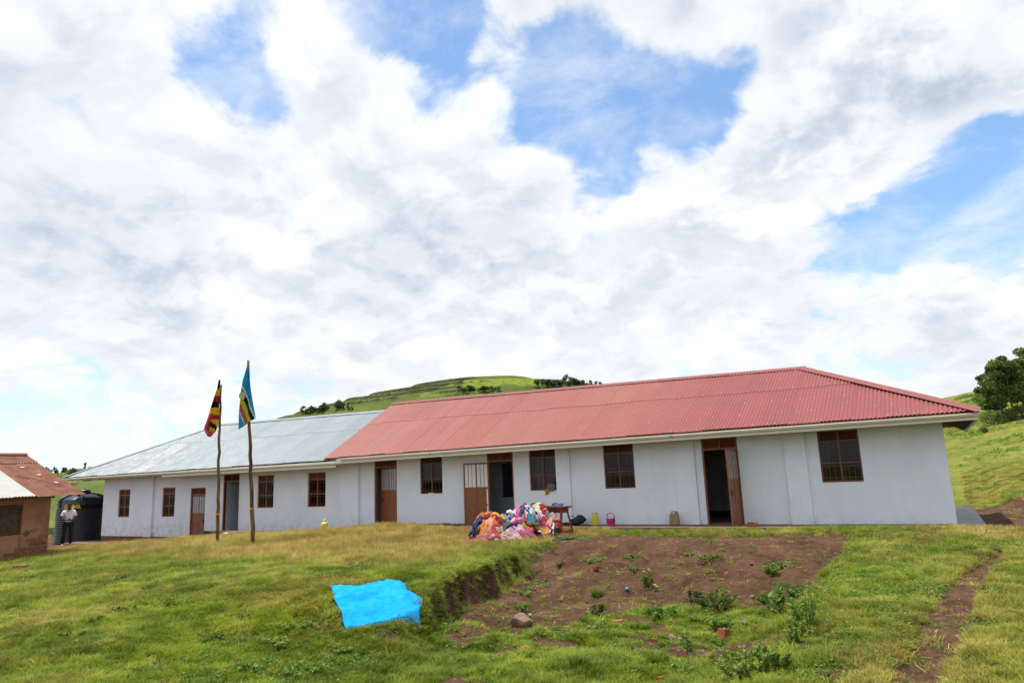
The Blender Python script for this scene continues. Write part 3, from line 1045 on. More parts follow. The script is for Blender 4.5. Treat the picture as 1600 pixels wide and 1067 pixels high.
def roof_front(bld_roof, x0, x1, xr0, xr1, ze, zr, sheet_w, m, colour, rows=(0.0, .605, 1.0), yE=Y_EAVE - .10, pitch=.106, amp=.014, seed=1):
    """front slope as single corrugated sheets. eave x0..x1, ridge xr0..xr1 ; ze(x), zr(x)"""
    rnd = random.Random(seed)
    slope = math.atan2(zr((x0 + x1) / 2) - ze((x0 + x1) / 2), Y_RIDGE - yE)
    nrm = Vector((0, -sin(slope), cos(slope)))

    def tmax(x):
        if x < xr0:
            return max(0.0, (x - x0) / (xr0 - x0)) if xr0 > x0 else 1.0
        if x > xr1:
            return max(0.0, (x1 - x) / (x1 - xr1)) if x1 > xr1 else 1.0
        return 1.0

    def P(x, t, off):
        y = yE + t * (Y_RIDGE - yE)
        z = ze(x) * (1 - t) + zr(x) * t
        return (x + nrm.x * off, y + nrm.y * off, z + nrm.z * off)
    ncol = int(math.ceil((x1 - x0) / sheet_w))
    screws = MB()
    for c in range(ncol):
        xa = x0 + c * sheet_w
        xb = min(xa + sheet_w + .035, x1)
        for r in range(2):
            ta = rows[r] - (.02 if r else 0)
            tb = rows[r + 1]
            jitter = rnd.uniform(-.01, .012)
            ta2 = ta + (jitter if r else rnd.uniform(-.006, .004))
            lift = .004 + .011 * r + .005 * (c % 2) + rnd.uniform(0, .003)
            xs = []
            x = xa
            while x < xb - 1e-6:
                xs.append(x)
                x += pitch / 6
            xs.append(xb)
            V = []
            for x in xs:
                t1 = min(tb, tmax(x))
                t0 = min(ta2, t1)
                ph = ((x - x0) / pitch) % 1.0
                # rounded-trapezoid rib
                w_ = .5 + .5 * max(-1, min(1, 1.7 * cos(2 * pi * ph)))
                V.append((t0, t1, lift + amp * 2 * w_, x))
            if max(v[1] - v[0] for v in V) < .01:
                continue
            mb = MB()
            vs = []
            fs = []
            for (t0, t1, o_, x) in V:
                vs.append(P(x, t0, o_))
                vs.append(P(x, t1, o_))
            for k in range(len(V) - 1):
                fs.append((2 * k, 2 * k + 2, 2 * k + 3, 2 * k + 1))
            mb.add(vs, fs)
            s = mb.build('roof_sheet', MATS[m], bld_roof, smooth=True)
            s.color = colour(xa, r, rnd)
            for tt in ([ta2 + .012, ta2 + .3 * (tb - ta2), ta2 + .64 * (tb - ta2)] if r == 0 else [ta2 + .015, ta2 + .5 * (tb - ta2), tb - .05]):
                kk = xa + pitch * (1 if tt < ta2 + .02 else 2)
                while kk < xb:
                    xx = x0 + round((kk - x0) / pitch) * pitch
                    if tt < tmax(xx) - .02 and rnd.random() < .75:
                        q = Vector(P(xx, tt, lift + amp * 2 + .004))
                        rr = .011
                        e1 = Vector((1, 0, 0)) * rr
                        e2 = Vector((0, cos(slope), sin(slope))) * rr
                        top = q + nrm * .010
                        screws.add([q - e1 - e2, q + e1 - e2, q + e1 + e2, q - e1 + e2, top], [(0, 1, 4), (1, 2, 4), (2, 3, 4), (3, 0, 4)])
                    kk += pitch * (2 if tt < ta2 + .02 else 4)
    sc = screws.build('roof_screws', 'white_plastic', bld_roof)
    sc['kind'] = 'stuff'
    return P, nrm


def ridge_strip(p, q, w=.20, drop=.085, th=.004):
    """folded cap over a ridge or hip from p to q (Vectors)"""
    p = Vector(p)
    q = Vector(q)
    d = (q - p).normalized()
    side = d.cross(Vector((0, 0, 1))).normalized()
    mb = MB()
    vs = []
    for c in (p, q):
        vs += [c + side * w - Vector((0, 0, drop)), c + side * .03 + Vector((0, 0, .012)), c + Vector((0, 0, .03)), c - side * .03 + Vector((0, 0, .012)), c - side * w - Vector((0, 0, drop))]
    fs = [(k, k + 1, k + 6, k + 5) for k in range(4)]
    mb.add(vs, fs)
    mb.add([v - Vector((0, 0, th)) for v in vs], [tuple(reversed(f)) for f in fs])
    return mb


def gutter_mesh(x0, x1, y, z0, z1, r=.062, n=40):
    """half round channel with rolled lip, z0 at x0 and z1 at x1"""
    prof = []
    for k in range(11):
        th = pi + pi * k / 10
        prof.append((cos(th) * r, sin(th) * r))
    prof = [(-r - .012, .010), (-r - .014, -.004)] + prof + [(r, .02)]
    inner = [(a * .9, b * .9 + .006) for a, b in prof[::-1]]
    loop = prof + inner
    mb = MB()
    vs = []
    m_ = len(loop)
    for i in range(n + 1):
        x = x0 + (x1 - x0) * i / n
        sag = -.006 * sin(pi * ((i * 7.0 / n) % 1.0))
        z = z0 + (z1 - z0) * i / n + sag
        for (a, b) in loop:
            vs.append((x, y + a, z + b))
    fs = []
    for i in range(n):
        for k in range(m_):
            fs.append((i * m_ + k, i * m_ + (k + 1) % m_, (i + 1) * m_ + (k + 1) % m_, (i + 1) * m_ + k))
    fs.append(tuple(range(m_ - 1, -1, -1)))
    fs.append(tuple(n * m_ + k for k in range(m_)))
    return mb.add(vs, fs)


def lerp(x, a, b, va, vb):
    return va + (vb - va) * (x - a) / (b - a)


def school_red():
    B = thing('school_block', 'long pale blue plastered classroom block under the red corrugated hip roof', 'building', (0, 0, 0))
    XL, XR = -21.48, 0.0
    wz1 = 3.18
    wins = [(-2.683, 1.168), (-9.638, 1.168), (-12.614, 1.168), (-17.697, 1.168)]
    ops = [(x - .555, x + .555, z, z + 1.5) for x, z in wins]
    doors = [(-20.69, -19.47), (-15.02, -13.86), (-6.745, -5.60)]
    ops += [(a, b, -.3, 2.655) for a, b in doors]
    mb = wall_with_openings(XL, XR, -.3, wz1, ops)
    # side and back walls, partitions
    mb.box((XR - .2, .2, -.3), (XR, Y_BACK, wz1))
    mb.box((XL, .2, -.3), (XL + .2, Y_BACK, wz1))
    mb.box((XL + .2, Y_BACK - .2, -.3), (XR - .2, Y_BACK, wz1))
    mb.build('wall', 'wall_paint', B)
    ip = MB()
    for x in (-16.6, -11.7, -4.0):
        MB().box((x, .2, -.3), (x + .15, Y_BACK - .2, 3.15)).build('partition_wall', 'inner_plaster', B)
    # inner wall with a dark opening seen through the middle doorway
    ip.box((-16.44, 1.9, -.3), (-15.55, 2.02, 3.2))
    ip.box((-15.55, 1.9, -.3), (-13.95, 2.02, .9))
    ip.box((-15.55, 1.9, 2.25), (-13.95, 2.02, 3.2))
    ip.box((-13.95, 1.9, -.3), (-11.72, 2.02, 3.2))
    ip.build('partition_wall', 'inner_plaster', B)
    for a, b, pr in ((-12.03, -11.48, .10), (-7.65, -6.98, .07), (-4.20, -3.59, .11)):
        MB().box((a, -pr, -.3), (b, .002, wz1 - .02)).build('pilaster', 'wall_paint', B, bevel=.006)
    # right end pilaster on the gable side, set back
    MB().box((0.002, 5.6, -.1), (.075, 6.2, wz1 - .02)).build('pilaster', 'wall_paint', B, bevel=.006)
    pl = MB()
    pl.box((XL + .02, -1.15, -.42), (-.02, .0, -.022))
    pl.box((XL + .2, .2, -.40), (XR - .2, Y_BACK - .2, -.004))
    sl_ = pl.build('veranda_slab', 'slab_concrete', B, bevel=.012)
    MB().box((.004, -.35, -.42), (.645, 8.15, -.026)).build('side_slab', 'slab_grey', B, bevel=.015)
    MB().box((-6.9, -1.17, -.40), (-5.2, -1.149, -.05)).build('slab_patch', 'plinth_red', B)
    for x, z in wins:
        add_window(B, x, z)
    add_door(B, -20.69, -19.47, -.02, 2.655, 'R', -13, 'brown_steel_light')
    add_door(B, -15.02, -13.86, -.02, 2.655, 'L', 168, 'brown_steel_light', 'wall_reflection_pane')
    add_door(B, -6.745, -5.60, -.02, 2.655, 'R', 86, 'brown_steel_light')

    # roof
    x0, x1 = -22.55, .87
    xr1 = -3.85
    ze = lambda x: lerp(x, x0, x1, 2.775, 2.895)
    zr = lambda x: lerp(x, x0, xr1, 5.40, 5.035)
    rf = MB()
    # rear and right-hand slopes as one under-skin, plus a thin deck below the front sheets
    yb = Y_BACK + 1.0
    rf.add([(x0, Y_RIDGE, zr(x0) - .02), (xr1, Y_RIDGE, zr(xr1) - .02), (x1, yb, 2.85), (x0, yb, 2.8)], [(0, 1, 2, 3)])
    rf.add([(xr1, Y_RIDGE, zr(xr1) - .02), (x1 - .02, -1.03, ze(x1) - .01), (x1, yb, 2.85)], [(0, 1, 2)])
    rf.add([(x0 + .02, -1.03, ze(x0) - .02), (x1 - .04, -1.03, ze(x1) - .03), (xr1, Y_RIDGE, zr(xr1) - .03), (x0 + .02, Y_RIDGE, zr(x0) - .03)], [(0, 1, 2, 3)])
    roof = rf.build('roof', 'red_sheet', B)

    def colour(x, r, rnd):
        k = (x - x0) / (x1 - x0)
        v = rnd.uniform(.97, 1.03)
        if k < .52:       # the older, sun bleached left half is lighter and more orange
            g = rnd.uniform(1.12, 1.30)
            return (v * 1.16, v * 1.18 * g, v * 1.10 * g, 1)
        if k < .66:
            q_ = (.66 - k) / .14
            return (v * (1 + .14 * q_), v * (1 + .38 * q_), v * (1 + .26 * q_), 1)
        return (v * 1.0, v * .97, v * 1.02, 1)
    P, nrm = roof_front(roof, x0, x1, x0, xr1, ze, zr, .85, 'red_sheet', colour, seed=4)
    capr = (.92, .9, .95, 1)
    n_cap = 7
    for k in range(n_cap):
        xa = lerp(k, 0, n_cap, x0 - .03, xr1 + .02)
        xb = lerp(k + 1, 0, n_cap, x0 - .03, xr1 + .02) + .06
        zo = .052 + .006 * (k % 2)
        c = ridge_strip((xa, Y_RIDGE, zr(xa) + zo), (xb, Y_RIDGE, zr(xb) + zo)).build('ridge_cap', 'red_sheet', roof)
        c.color = capr
    c = ridge_strip((xr1 - .05, Y_RIDGE - .02, zr(xr1) + .060), (x1 + .05, -1.10, ze(x1) + .045), .20, .07).build('hip_cap', 'red_sheet', roof)
    c.color = (.9, .88, .92, 1)
    c = ridge_strip((xr1 - .05, Y_RIDGE, zr(xr1) + .050), (x1, yb, 2.88), .18, .07).build('hip_cap', 'red_sheet', roof)
    c.color = capr
    # raised left edge closing board above the lower grey roof
    eb = MB()
    eb.add([(x0, -1.03, ze(x0) - .10), (x0, -1.03, ze(x0) + .005), (x0, Y_RIDGE, zr(x0) + .005), (x0, Y_RIDGE, zr(x0) - .36)], [(0, 1, 2, 3)])
    eb.add([(x0 - .004, -1.03, ze(x0) - .10), (x0 - .004, -1.03, ze(x0) + .005), (x0 - .004, Y_RIDGE, zr(x0) + .005), (x0 - .004, Y_RIDGE, zr(x0) - .36)], [(3, 2, 1, 0)])
    e_ = eb.build('verge_flashing', 'red_sheet', roof)
    # fascia and gutter
    fx0, fx1 = -21.95, .80
    fa = MB()
    fb = lambda x: lerp(x, fx0, fx1, 2.525, 2.675)
    ft = lambda x: ze(x) - .012
    fa.add([(fx0, -.97, fb(fx0)), (fx1, -.97, fb(fx1)), (fx1, -.97, ft(fx1)), (fx0, -.97, ft(fx0)), (fx0, -.945, fb(fx0)), (fx1, -.945, fb(fx1)), (fx1, -.945, ft(fx1)), (fx0, -.945, ft(fx0))],
           [(0, 1, 2, 3), (7, 6, 5, 4), (0, 4, 5, 1), (2, 6, 7, 3), (1, 5, 6, 2), (0, 3, 7, 4)])
    # right hand return
    fa.box((.775, -.94, 2.66), (.80, yb, 2.86))
    fa.build('fascia_board', 'white_trim', B)
    gt = gutter_mesh(fx0 + .35, .86, -1.045, 2.705, 2.825).build('gutter', 'gutter_plastic', B, smooth=True)
    for x in (-19.0, -16.9, -13.6, -9.2, -7.35, -3.3, -.4):
        z = lerp(x, fx0, .86, 2.705, 2.825)
        r = .069
        cl = MB()
        pts = [(x, -1.045 + cos(pi + pi * k / 8) * r, z + sin(pi + pi * k / 8) * r) for k in range(9)]
        vs = []
        for px_ in (x - .045, x + .045):
            vs += [(px_, q[1], q[2]) for q in pts]
        cl.add(vs, [(k, k + 1, k + 10, k + 9) for k in range(8)])
        cl.build('joint_clip', 'clip_grey' if x in (-16.9, -7.35) else 'gutter_plastic', gt, smooth=True)
    # gutter outlet elbow by the grey roof
    MB().tube([(-21.62, -1.045, 2.70), (-21.62, -1.045, 2.60)], .04, 8).build('outlet', 'white_trim', gt)
    ra = MB()
    for k in range(24):
        x = -21.0 + k * .93
        MB().bar((x, -.93, 2.70), (x, .1, 3.24), .05, .10).build('rafter', 'rafter_wood', B)
    for k in range(9):
        y = .2 + k * .9
        MB().bar((.76, y, 2.72), (-.15, y, 3.22), .05, .10).build('rafter', 'rafter_wood', B)
    ra.bar((.74, -.9, 2.74), (-.2, .1, 3.24), .06, .12)
    ra.build('rafter', 'rafter_wood', B)
    return B


def school_grey():
    B = thing('school_block', 'lower pale blue plastered classroom block under the grey corrugated hip roof', 'building', (0, 0, 0))
    XL, XR = -40.80, -21.484
    wz1 = 2.98
    wins = [(-24.083, .738), (-27.414, .738)]
    low = [(-34.80, .382), (-38.775, .382)]
    ops = [(x - .555, x + .555, z, z + 1.5) for x, z in wins] + [(x - .53, x + .53, z, z + 1.48) for x, z in low]
    ops += [(-32.97, -31.80, -.80, 1.79), (-30.45, -29.27, -.30, 2.37)]
    mb = wall_with_openings(XL, XR, -.62, wz1, ops)
    mb.box((XL, .2, -.62), (XL + .2, Y_BACK, wz1))
    mb.box((XL + .2, Y_BACK - .2, -.62), (XR, Y_BACK, wz1))
    mb.build('wall', 'wall_paint', B)
    ip = MB()
    for x in (-37.0, -31.4, -25.8, -22.0):
        MB().box((x, .2, -.6), (x + .15, Y_BACK - .2, 2.95)).build('partition_wall', 'inner_plaster', B)
    ip.box((-31.2, 1.6, -.6), (-30.1, 1.72, 2.95))
    ip.build('partition_wall', 'inner_plaster', B)
    MB().box((-30.449, .2, -.31), (-30.40, 1.6, 2.4)).build('reveal', 'inner_plaster', B)
    for a, b, pr in ((-36.65, -36.03, .11), (-22.55, -21.486, .14)):
        MB().box((a, -pr, -.63), (b, .002, wz1 - .02)).build('pilaster', 'wall_paint', B, bevel=.006)
    pl = MB()
    pl.box((XL + .02, .02, -1.5), (-31.05, .22, -.622))
    pl.box((-31.05, .03, -1.2), (XR - .02, .22, -.30 - .322))
    pl.box((-36.67, -.115, -1.5), (-36.01, .0, -.632))
    pl.build('plinth', 'plinth_red', B)
    MB().box((-31.79, -.012, -.62), (-30.46, .0, -.32)).build('plinth_band', 'soot', B)
    MB().box((-29.26, -.010, -.62), (-21.5, .0, -.30)).build('plinth_band', 'slab_grey', B)
    st = MB()
    st.box((-41.6, -1.55, -1.4), (-35.6, -.002, -.86))
    st.build('step_slab', 'slab_concrete', B, bevel=.02)
    MB().box((-33.4, -1.0, -1.3), (-30.6, -.004, -.62)).build('door_step', 'slab_concrete', B, bevel=.02)
    MB().box((XL - .5, .3, -1.4), (XL - .004, 6.5, -.66)).build('tank_plinth', 'slab_concrete', B, bevel=.02)
    MB().box((XL + .2, .22, -1.2), (-31.4, Y_BACK - .2, -.80)).build('floor', 'slab_concrete', B)
    MB().box((-31.4, .22, -1.2), (XR, Y_BACK - .2, -.31)).build('floor', 'slab_concrete', B)
    for x, z in wins:
        add_window(B, x, z, light=True)
    for x, z in low:
        add_window(B, x, z, w=1.06, h=1.48, light=True)
    add_door(B, -32.97, -31.80, -.79, 1.79, 'L', -1, 'brown_steel_light')
    add_door(B, -30.45, -29.27, -.30, 2.37, 'R', -88, 'brown_steel')
    # roof
    x0, x1 = -43.0, -22.3
    xr0 = -35.5
    ze = lambda x: lerp(x, x0, x1, 2.655, 2.690)
    zr = lambda x: lerp(x, xr0, -23.5, 5.30, 5.09)
    yb = Y_BACK + 1.0
    rf = MB()
    rf.add([(xr0, Y_RIDGE, zr(xr0) - .02), (x1, Y_RIDGE, zr(x1) - .02), (x1, yb, 2.6), (x0, yb, 2.6)], [(0, 1, 2, 3)])
    rf.add([(x0, -1.03, ze(x0) - .01), (xr0, Y_RIDGE, zr(xr0) - .02), (x0, yb, 2.6)], [(0, 1, 2)])
    rf.add([(x0 + .05, -1.03, ze(x0) - .02), (x1, -1.03, ze(x1) - .02), (x1, Y_RIDGE, zr(x1) - .03), (xr0, Y_RIDGE, zr(xr0) - .03)], [(0, 1, 2, 3)])
    roof = rf.build('roof', 'grey_sheet', B)

    def colour(x, r, rnd):
        v = rnd.uniform(.93, 1.06)
        return (v, v * 1.0, v * rnd.uniform(.99, 1.03), 1)
    roof_front(roof, x0, x1, xr0, x1, ze, zr, .85, 'grey_sheet', colour, seed=9)
    for k in range(5):
        xa = lerp(k, 0, 5, xr0 - .03, -22.57)
        xb = lerp(k + 1, 0, 5, xr0 - .03, -22.57) + (.06 if k < 4 else 0)
        zo = .05 + .007 * (k % 2)
        ridge_strip((xa, Y_RIDGE, zr(xa) + zo), (xb, Y_RIDGE, zr(xb) + zo)).build('ridge_cap', 'grey_sheet', roof)
    ridge_strip((xr0 + .05, Y_RIDGE - .02, zr(xr0) + .056), (x0 - .04, -1.1, ze(x0) + .04), .18, .06).build('hip_cap', 'grey_sheet', roof)
    fx0, fx1 = -42.95, -21.96
    fa = MB()
    fb, ft = 2.385, 2.64
    fa.box((fx0, -.97, fb + .10), (fx1, -.945, ft))
    fa.add([(-34, -.972, fb), (fx1, -.972, fb), (fx1, -.972, fb + .12), (-34, -.972, fb + .12), (-34, -.947, fb), (fx1, -.947, fb), (fx1, -.947, fb + .12), (-34, -.947, fb + .12)],
           [(0, 1, 2, 3), (7, 6, 5, 4), (0, 4, 5, 1), (1, 5, 6, 2), (0, 3, 7, 4)])
    fa.box((fx0, -.94, fb + .10), (fx0 + .025, yb, ft))
    fa.build('fascia_board', 'white_trim', B)
    gt = gutter_mesh(-43.25, -21.75, -1.045, 2.585, 2.565, .066).build('gutter', 'gutter_plastic', B, smooth=True)
    MB().box((-36.1, -1.12, 2.50), (-35.95, -1.0, 2.58)).build('joint_clip', 'clip_grey', gt)
    ra = MB()
    for k in range(23):
        x = -42.5 + k * .93
        MB().bar((x, -.93, 2.50), (x, .1, 3.0), .05, .10).build('rafter', 'rafter_wood', B)
    for k in range(8):
        y = .3 + k * .9
        MB().bar((-42.9, y, 2.52), (-40.7, y, 3.0), .05, .10).build('rafter', 'rafter_wood', B)
    return B


school_red()
school_grey()


# ------------------------------------------------------------------ mud house at the left
def mud_house():
    B = thing('mud_house', 'small mud plastered house with a rusty patched iron roof at the left edge', 'house', (0, 0, 0))
    xf, xb_ = -28.2, -36.0
    y1, y0 = -8.98, -15.0
    zb, zt = -.75, 1.80
    w = MB()
    # front wall with the shuttered window opening
    wy0, wy1, wz0, wz1 = -10.95, -9.92, .42, 1.42
    w.box((xf - .3, y0, zb), (xf, wy0, zt))
    w.box((xf - .3, wy1, zb), (xf, y1, zt))
    w.box((xf - .3, wy0, zb), (xf, wy1, wz0))
    w.box((xf - .3, wy0, wz1), (xf, wy1, zt))
    w.box((xb_, y1 - .3, zb), (xf - .3, y1, zt))
    w.box((xb_, y0, zb), (xf - .3, y0 + .3, zt))
    w.box((xb_ - .3, y0, zb), (xb_, y1, zt))
    # gable triangle
    zr_ = 3.15
    xm = (xf + xb_) / 2
    w.add([(xf, y1 - .02, zt), (xm, y1 - .02, zr_), (xb_, y1 - .02, zt), (xf, y1 - .3, zt), (xm, y1 - .3, zr_), (xb_, y1 - .3, zt)], [(0, 1, 2), (5, 4, 3), (0, 3, 4, 1), (1, 4, 5, 2)])
    wall = w.build('wall', 'mud_plaster', B, bevel=.03)
    # bricks showing where plaster fell off the lower corner and foot
    rnd = random.Random(5)
    bm_ = MB().box((-.008, -.135, -.055), (.012, .135, .055)).mesh('brick')
    bm_.materials.append(MATS['mud_brick'])
    for (yy, zz) in [(-9.30, .18), (-9.56, .19), (-9.18, .04), (-9.47, .045), (-9.33, -.10), (-9.62, -.095), (-9.16, -.235), (-9.46, -.23), (-9.76, -.235), (-9.30, -.37), (-9.60, -.365), (-9.92, -.37),
                     (-10.4, -.37), (-10.25, -.24), (-9.12, -.10), (-9.9, -.10), (-9.15, .30), (-10.0, .14 - .38)]:
        o = bpy.data.objects.new('brick', bm_)
        COL.objects.link(o)
        o.parent = wall
        o.location = (xf + rnd.uniform(0, .006), yy + rnd.uniform(-.01, .01), zz)
        o.rotation_euler = (rnd.uniform(-.04, .04), 0, 0)
    # loose hollows of plaster: darker scars as shallow plates
    for (yy, zz, ry, rz_) in ((-9.72, .42, .13, .12), (-9.55, .50, .07, .04), (-9.40, .53, .05, .03)):
        pts = []
        n = 14
        for k in range(n):
            a = 2 * pi * k / n
            rr = rnd.uniform(.7, 1.15)
            pts.append((xf + .006, yy + cos(a) * ry * rr, zz + sin(a) * rz_ * rr))
        MB().add([(xf + .008, yy, zz)] + pts, [(0, k + 1, (k + 1) % n + 1) for k in range(n)]).build('plaster_scar', 'mud_brick', wall)
    # shutter of planks
    sh = MB()
    sh.box((xf - .08, wy0, wz0), (xf + .02, wy0 + .07, wz1))
    sh.box((xf - .08, wy1 - .07, wz0), (xf + .02, wy1, wz1))
    sh.box((xf - .08, wy0 + .07, wz0), (xf + .018, wy1 - .07, wz0 + .07))
    sh.box((xf - .08, wy0 + .07, wz1 - .07), (xf + .018, wy1 - .07, wz1 + .02))
    s = sh.build('shutter', 'dark_wood', B)
    for k in range(5):
        ya = wy0 + .075 + k * .178
        MB().box((xf - .06, ya, wz0 + .07), (xf - .035 - .004 * (k % 2), ya + .172, wz1 - .07)).build('plank', 'old_board', s)
    # roof: plane towards +X, then the back plane
    xe, ze_ = -27.55, 1.68
    xr, zr2 = -32.2, 3.36
    ye = -8.13
    yl = -15.6
    rf = MB()
    rf.add([(xr, ye, zr2 - .03), (xr, yl, zr2 - .03), (-36.9, yl, 1.5), (-36.9, ye, 1.5)], [(0, 1, 2, 3)])
    roof = rf.build('roof', 'rust_sheet', B)
    pl_ = .105
    n_y = int((ye - yl) / .80)
    sl = math.atan2(zr2 - ze_, xe - xr)
    nr = Vector((sin(sl), 0, cos(sl)))
    for c in range(n_y + 1):
        ya = ye - c * .80
        yb2 = max(ya - .84, yl)
        for r, (ta, tb) in enumerate(((0, .80), (.77, 1.0))):
            lift = .004 + .014 * r + .006 * (c % 2)
            ta_ = ta + rnd.uniform(-.012, .012)
            y = ya
            vs = []
            ys = []
            while y > yb2 + 1e-6:
                ys.append(y)
                y -= pl_ / 6
            ys.append(yb2)
            for y in ys:
                o_ = lift + .022 * (.5 + .5 * cos(2 * pi * (y - ye) / pl_))
                for t in (ta_, (ta_ + tb) / 2, tb):
                    sagg = -.02 * sin(pi * t) * (1 if r == 0 else 0)
                    q = Vector((xe + (xr - xe) * t, y, ze_ + (zr2 - ze_) * t + sagg)) + nr * o_
                    vs.append(tuple(q))
            fs = []
            for k in range(len(ys) - 1):
                for j in range(2):
                    fs.append((3 * k + j, 3 * k + j + 1, 3 * k + 4 + j, 3 * k + 3 + j))
            white = (c >= 2 and r == 0) or (c == 2 and r == 1 and False)
            o = MB().add(vs, fs).build('roof_sheet', 'white_sheet' if white else 'rust_sheet', roof, smooth=True)
    ridge_strip((xr, ye + .03, zr2 + .06), (xr, yl, zr2 + .06), .22, .06).build('ridge_cap', 'rust_sheet', roof)
    # a stick lying on the sheets and three pale scraps
    MB().tube([tuple(Vector((xe + (xr - xe) * t, y, ze_ + (zr2 - ze_) * t)) + nr * .05) for y, t in ((-9.6, .45), (-9.2, .37), (-8.8, .30), (-8.5, .20))], .012, 6).build('loose_wire', 'old_board', roof)
    for (y, t) in ((-8.95, .66), (-8.75, .47), (-8.55, .28)):
        q = Vector((xe + (xr - xe) * t, y, ze_ + (zr2 - ze_) * t)) + nr * .036
        MB().box((q.x - .02, q.y - .07, q.z - .004), (q.x + .03, q.y + .07, q.z + .008), Matrix.Rotation(-sl * -1, 3, 'Y'), tuple(q)).build('nail_patch', 'white_plastic', roof)
    # rafter poles at the eave
    for k in range(8):
        y = -8.3 - k * .9
        MB().tube([(xe + .05 - .12, y, ze_ - .03), (xr, y, zr2 - .09)], .045, 7).build('rafter_pole', 'dark_wood', roof)


mud_house()


# ------------------------------------------------------------------ water tank
_tk = at_d(129, 800, 41.0)
TANK_X, TANK_Y = float(_tk[0]), float(_tk[1])


def water_tank():
    c = np.array([TANK_X, TANK_Y, -1.02])
    r = 1.34
    T = thing('water_tank', 'black ribbed plastic water tank with yellow lettering beside the grey block', 'water tank', c)
    prof = [(0.0, 0.0), (r * .98, 0.0), (r, .03)]
    z = .06
    while z < 1.83:
        prof += [(r - .035, z), (r - .035, z + .025), (r, z + .05), (r, z + .085)]
        z += .11
    prof += [(r - .02, 1.87), (r - .02, 2.24), (r - .05, 2.29)]
    for k in range(1, 9):
        a = k / 8 * pi / 2 * .93
        prof.append((r * .96 * cos(a) + .02, 2.29 + .46 * sin(a)))
    prof.append((.30, 2.75))
    body = MB().lathe(prof, (0, 0, 0), 64).build('body', 'tank_plastic', T, smooth=True)
    ribs = MB()
    for k in range(6):
        th = pi / 6 + k * pi / 3
        pts = []
        for j in range(8):
            a = j / 7 * pi / 2 * .80
            rr = r * .97 * cos(a) + .02
            pts.append((rr * cos(th), rr * sin(th), 2.30 + .47 * sin(a)))
        ribs = MB().tube(pts, .085, 8)
        ribs.box((r - .16, -.13, 2.1), (r + .015, .13, 2.42), Matrix.Rotation(th, 3, 'Z'))
        ribs.build('shoulder_rib', 'tank_plastic', T, smooth=False)
    MB().lathe([(.0, 2.72), (.33, 2.72), (.35, 2.76), (.35, 2.93), (.31, 2.97), (.12, 3.0), (.10, 3.03), (0.0, 3.03)], (0, 0, 0), 28).build('lid', 'tank_plastic', T, smooth=False)
    # lettering wrapped round the shoulder band, facing the yard
    cu = bpy.data.curves.new('lettering', 'FONT')
    cu.body = 'CRESTANK'
    cu.size = .29
    cu.extrude = .004
    cu.offset = .012
    cu.align_x = 'CENTER'
    tmp = bpy.data.objects.new('tmp', cu)
    COL.objects.link(tmp)
    dg = bpy.context.evaluated_depsgraph_get()
    me = bpy.data.meshes.new_from_object(tmp.evaluated_get(dg))
    bpy.data.objects.remove(tmp)
    az = math.atan2(CAM[1] - c[1], CAM[0] - c[0]) - .41
    for v in me.vertices:
        th = az + v.co.x * .62 / r
        rr = r - .02 + .004 + v.co.z
        v.co = (rr * cos(th), rr * sin(th), 1.95 + v.co.y)
    me.materials.clear()
    me.materials.append(MATS['tank_letters'])
    link('lettering', me, None, T)
    MB().tube([(-40.82 - c[0], .45 - c[1], 3.06), (-42.3 - c[0], 1.1 - c[1], 2.98), (-43.3 - c[0], 1.75 - c[1], 2.96), (-43.35 - c[0], 1.78 - c[1], 2.8)], .055, 10).build('inlet_pipe', 'pipe_white', T, smooth=True)


water_tank()

# ------------------------------------------------------------------ flag poles and flags
def flag_pole(base, height, lean, rad, label, seed):
    rnd = random.Random(seed)
    T = thing('flagpole', label, 'flagpole', base, 0, 'rough flagpoles on the lawn')
    n = 22
    pts = []
    rr = []
    wob = [rnd.uniform(-.010, .010) for _ in range(n + 1)]
    woy = [rnd.uniform(-.018, .018) for _ in range(n + 1)]
    for k in range(n + 1):
        t = k / n
        pts.append((lean[0] * t + wob[k] * 1.3 + .03 * sin(t * 4 + seed), lean[1] * t + woy[k], -.35 + (height + .35) * t))
        rr.append(rad * (1.0 - .42 * t) * rnd.uniform(.93, 1.08))
    MB().tube(pts, rr, 10).build('pole', 'pole_wood', T, smooth=True)
    tie = MB()
    p = pts[5]
    ring = [(p[0] + (rr[5] + .006) * cos(a * pi / 5), p[1] + (rr[5] + .006) * sin(a * pi / 5), p[2] + .012 * a * .3) for a in range(13)]
    tie.tube(ring, .012, 6)
    tie.tube([ring[3], (p[0] - .10, p[1] - .05, p[2] + .01), (p[0] - .2, p[1] - .06, p[2] - .03)], .010, 5)
    tie.build('rope_tie', 'rope_yellow', T)
    return T, pts


def bilin(q, s, t):
    a, b, c, d = q
    return a * (1 - s) * (1 - t) + b * s * (1 - t) + c * s * t + d * (1 - s) * t


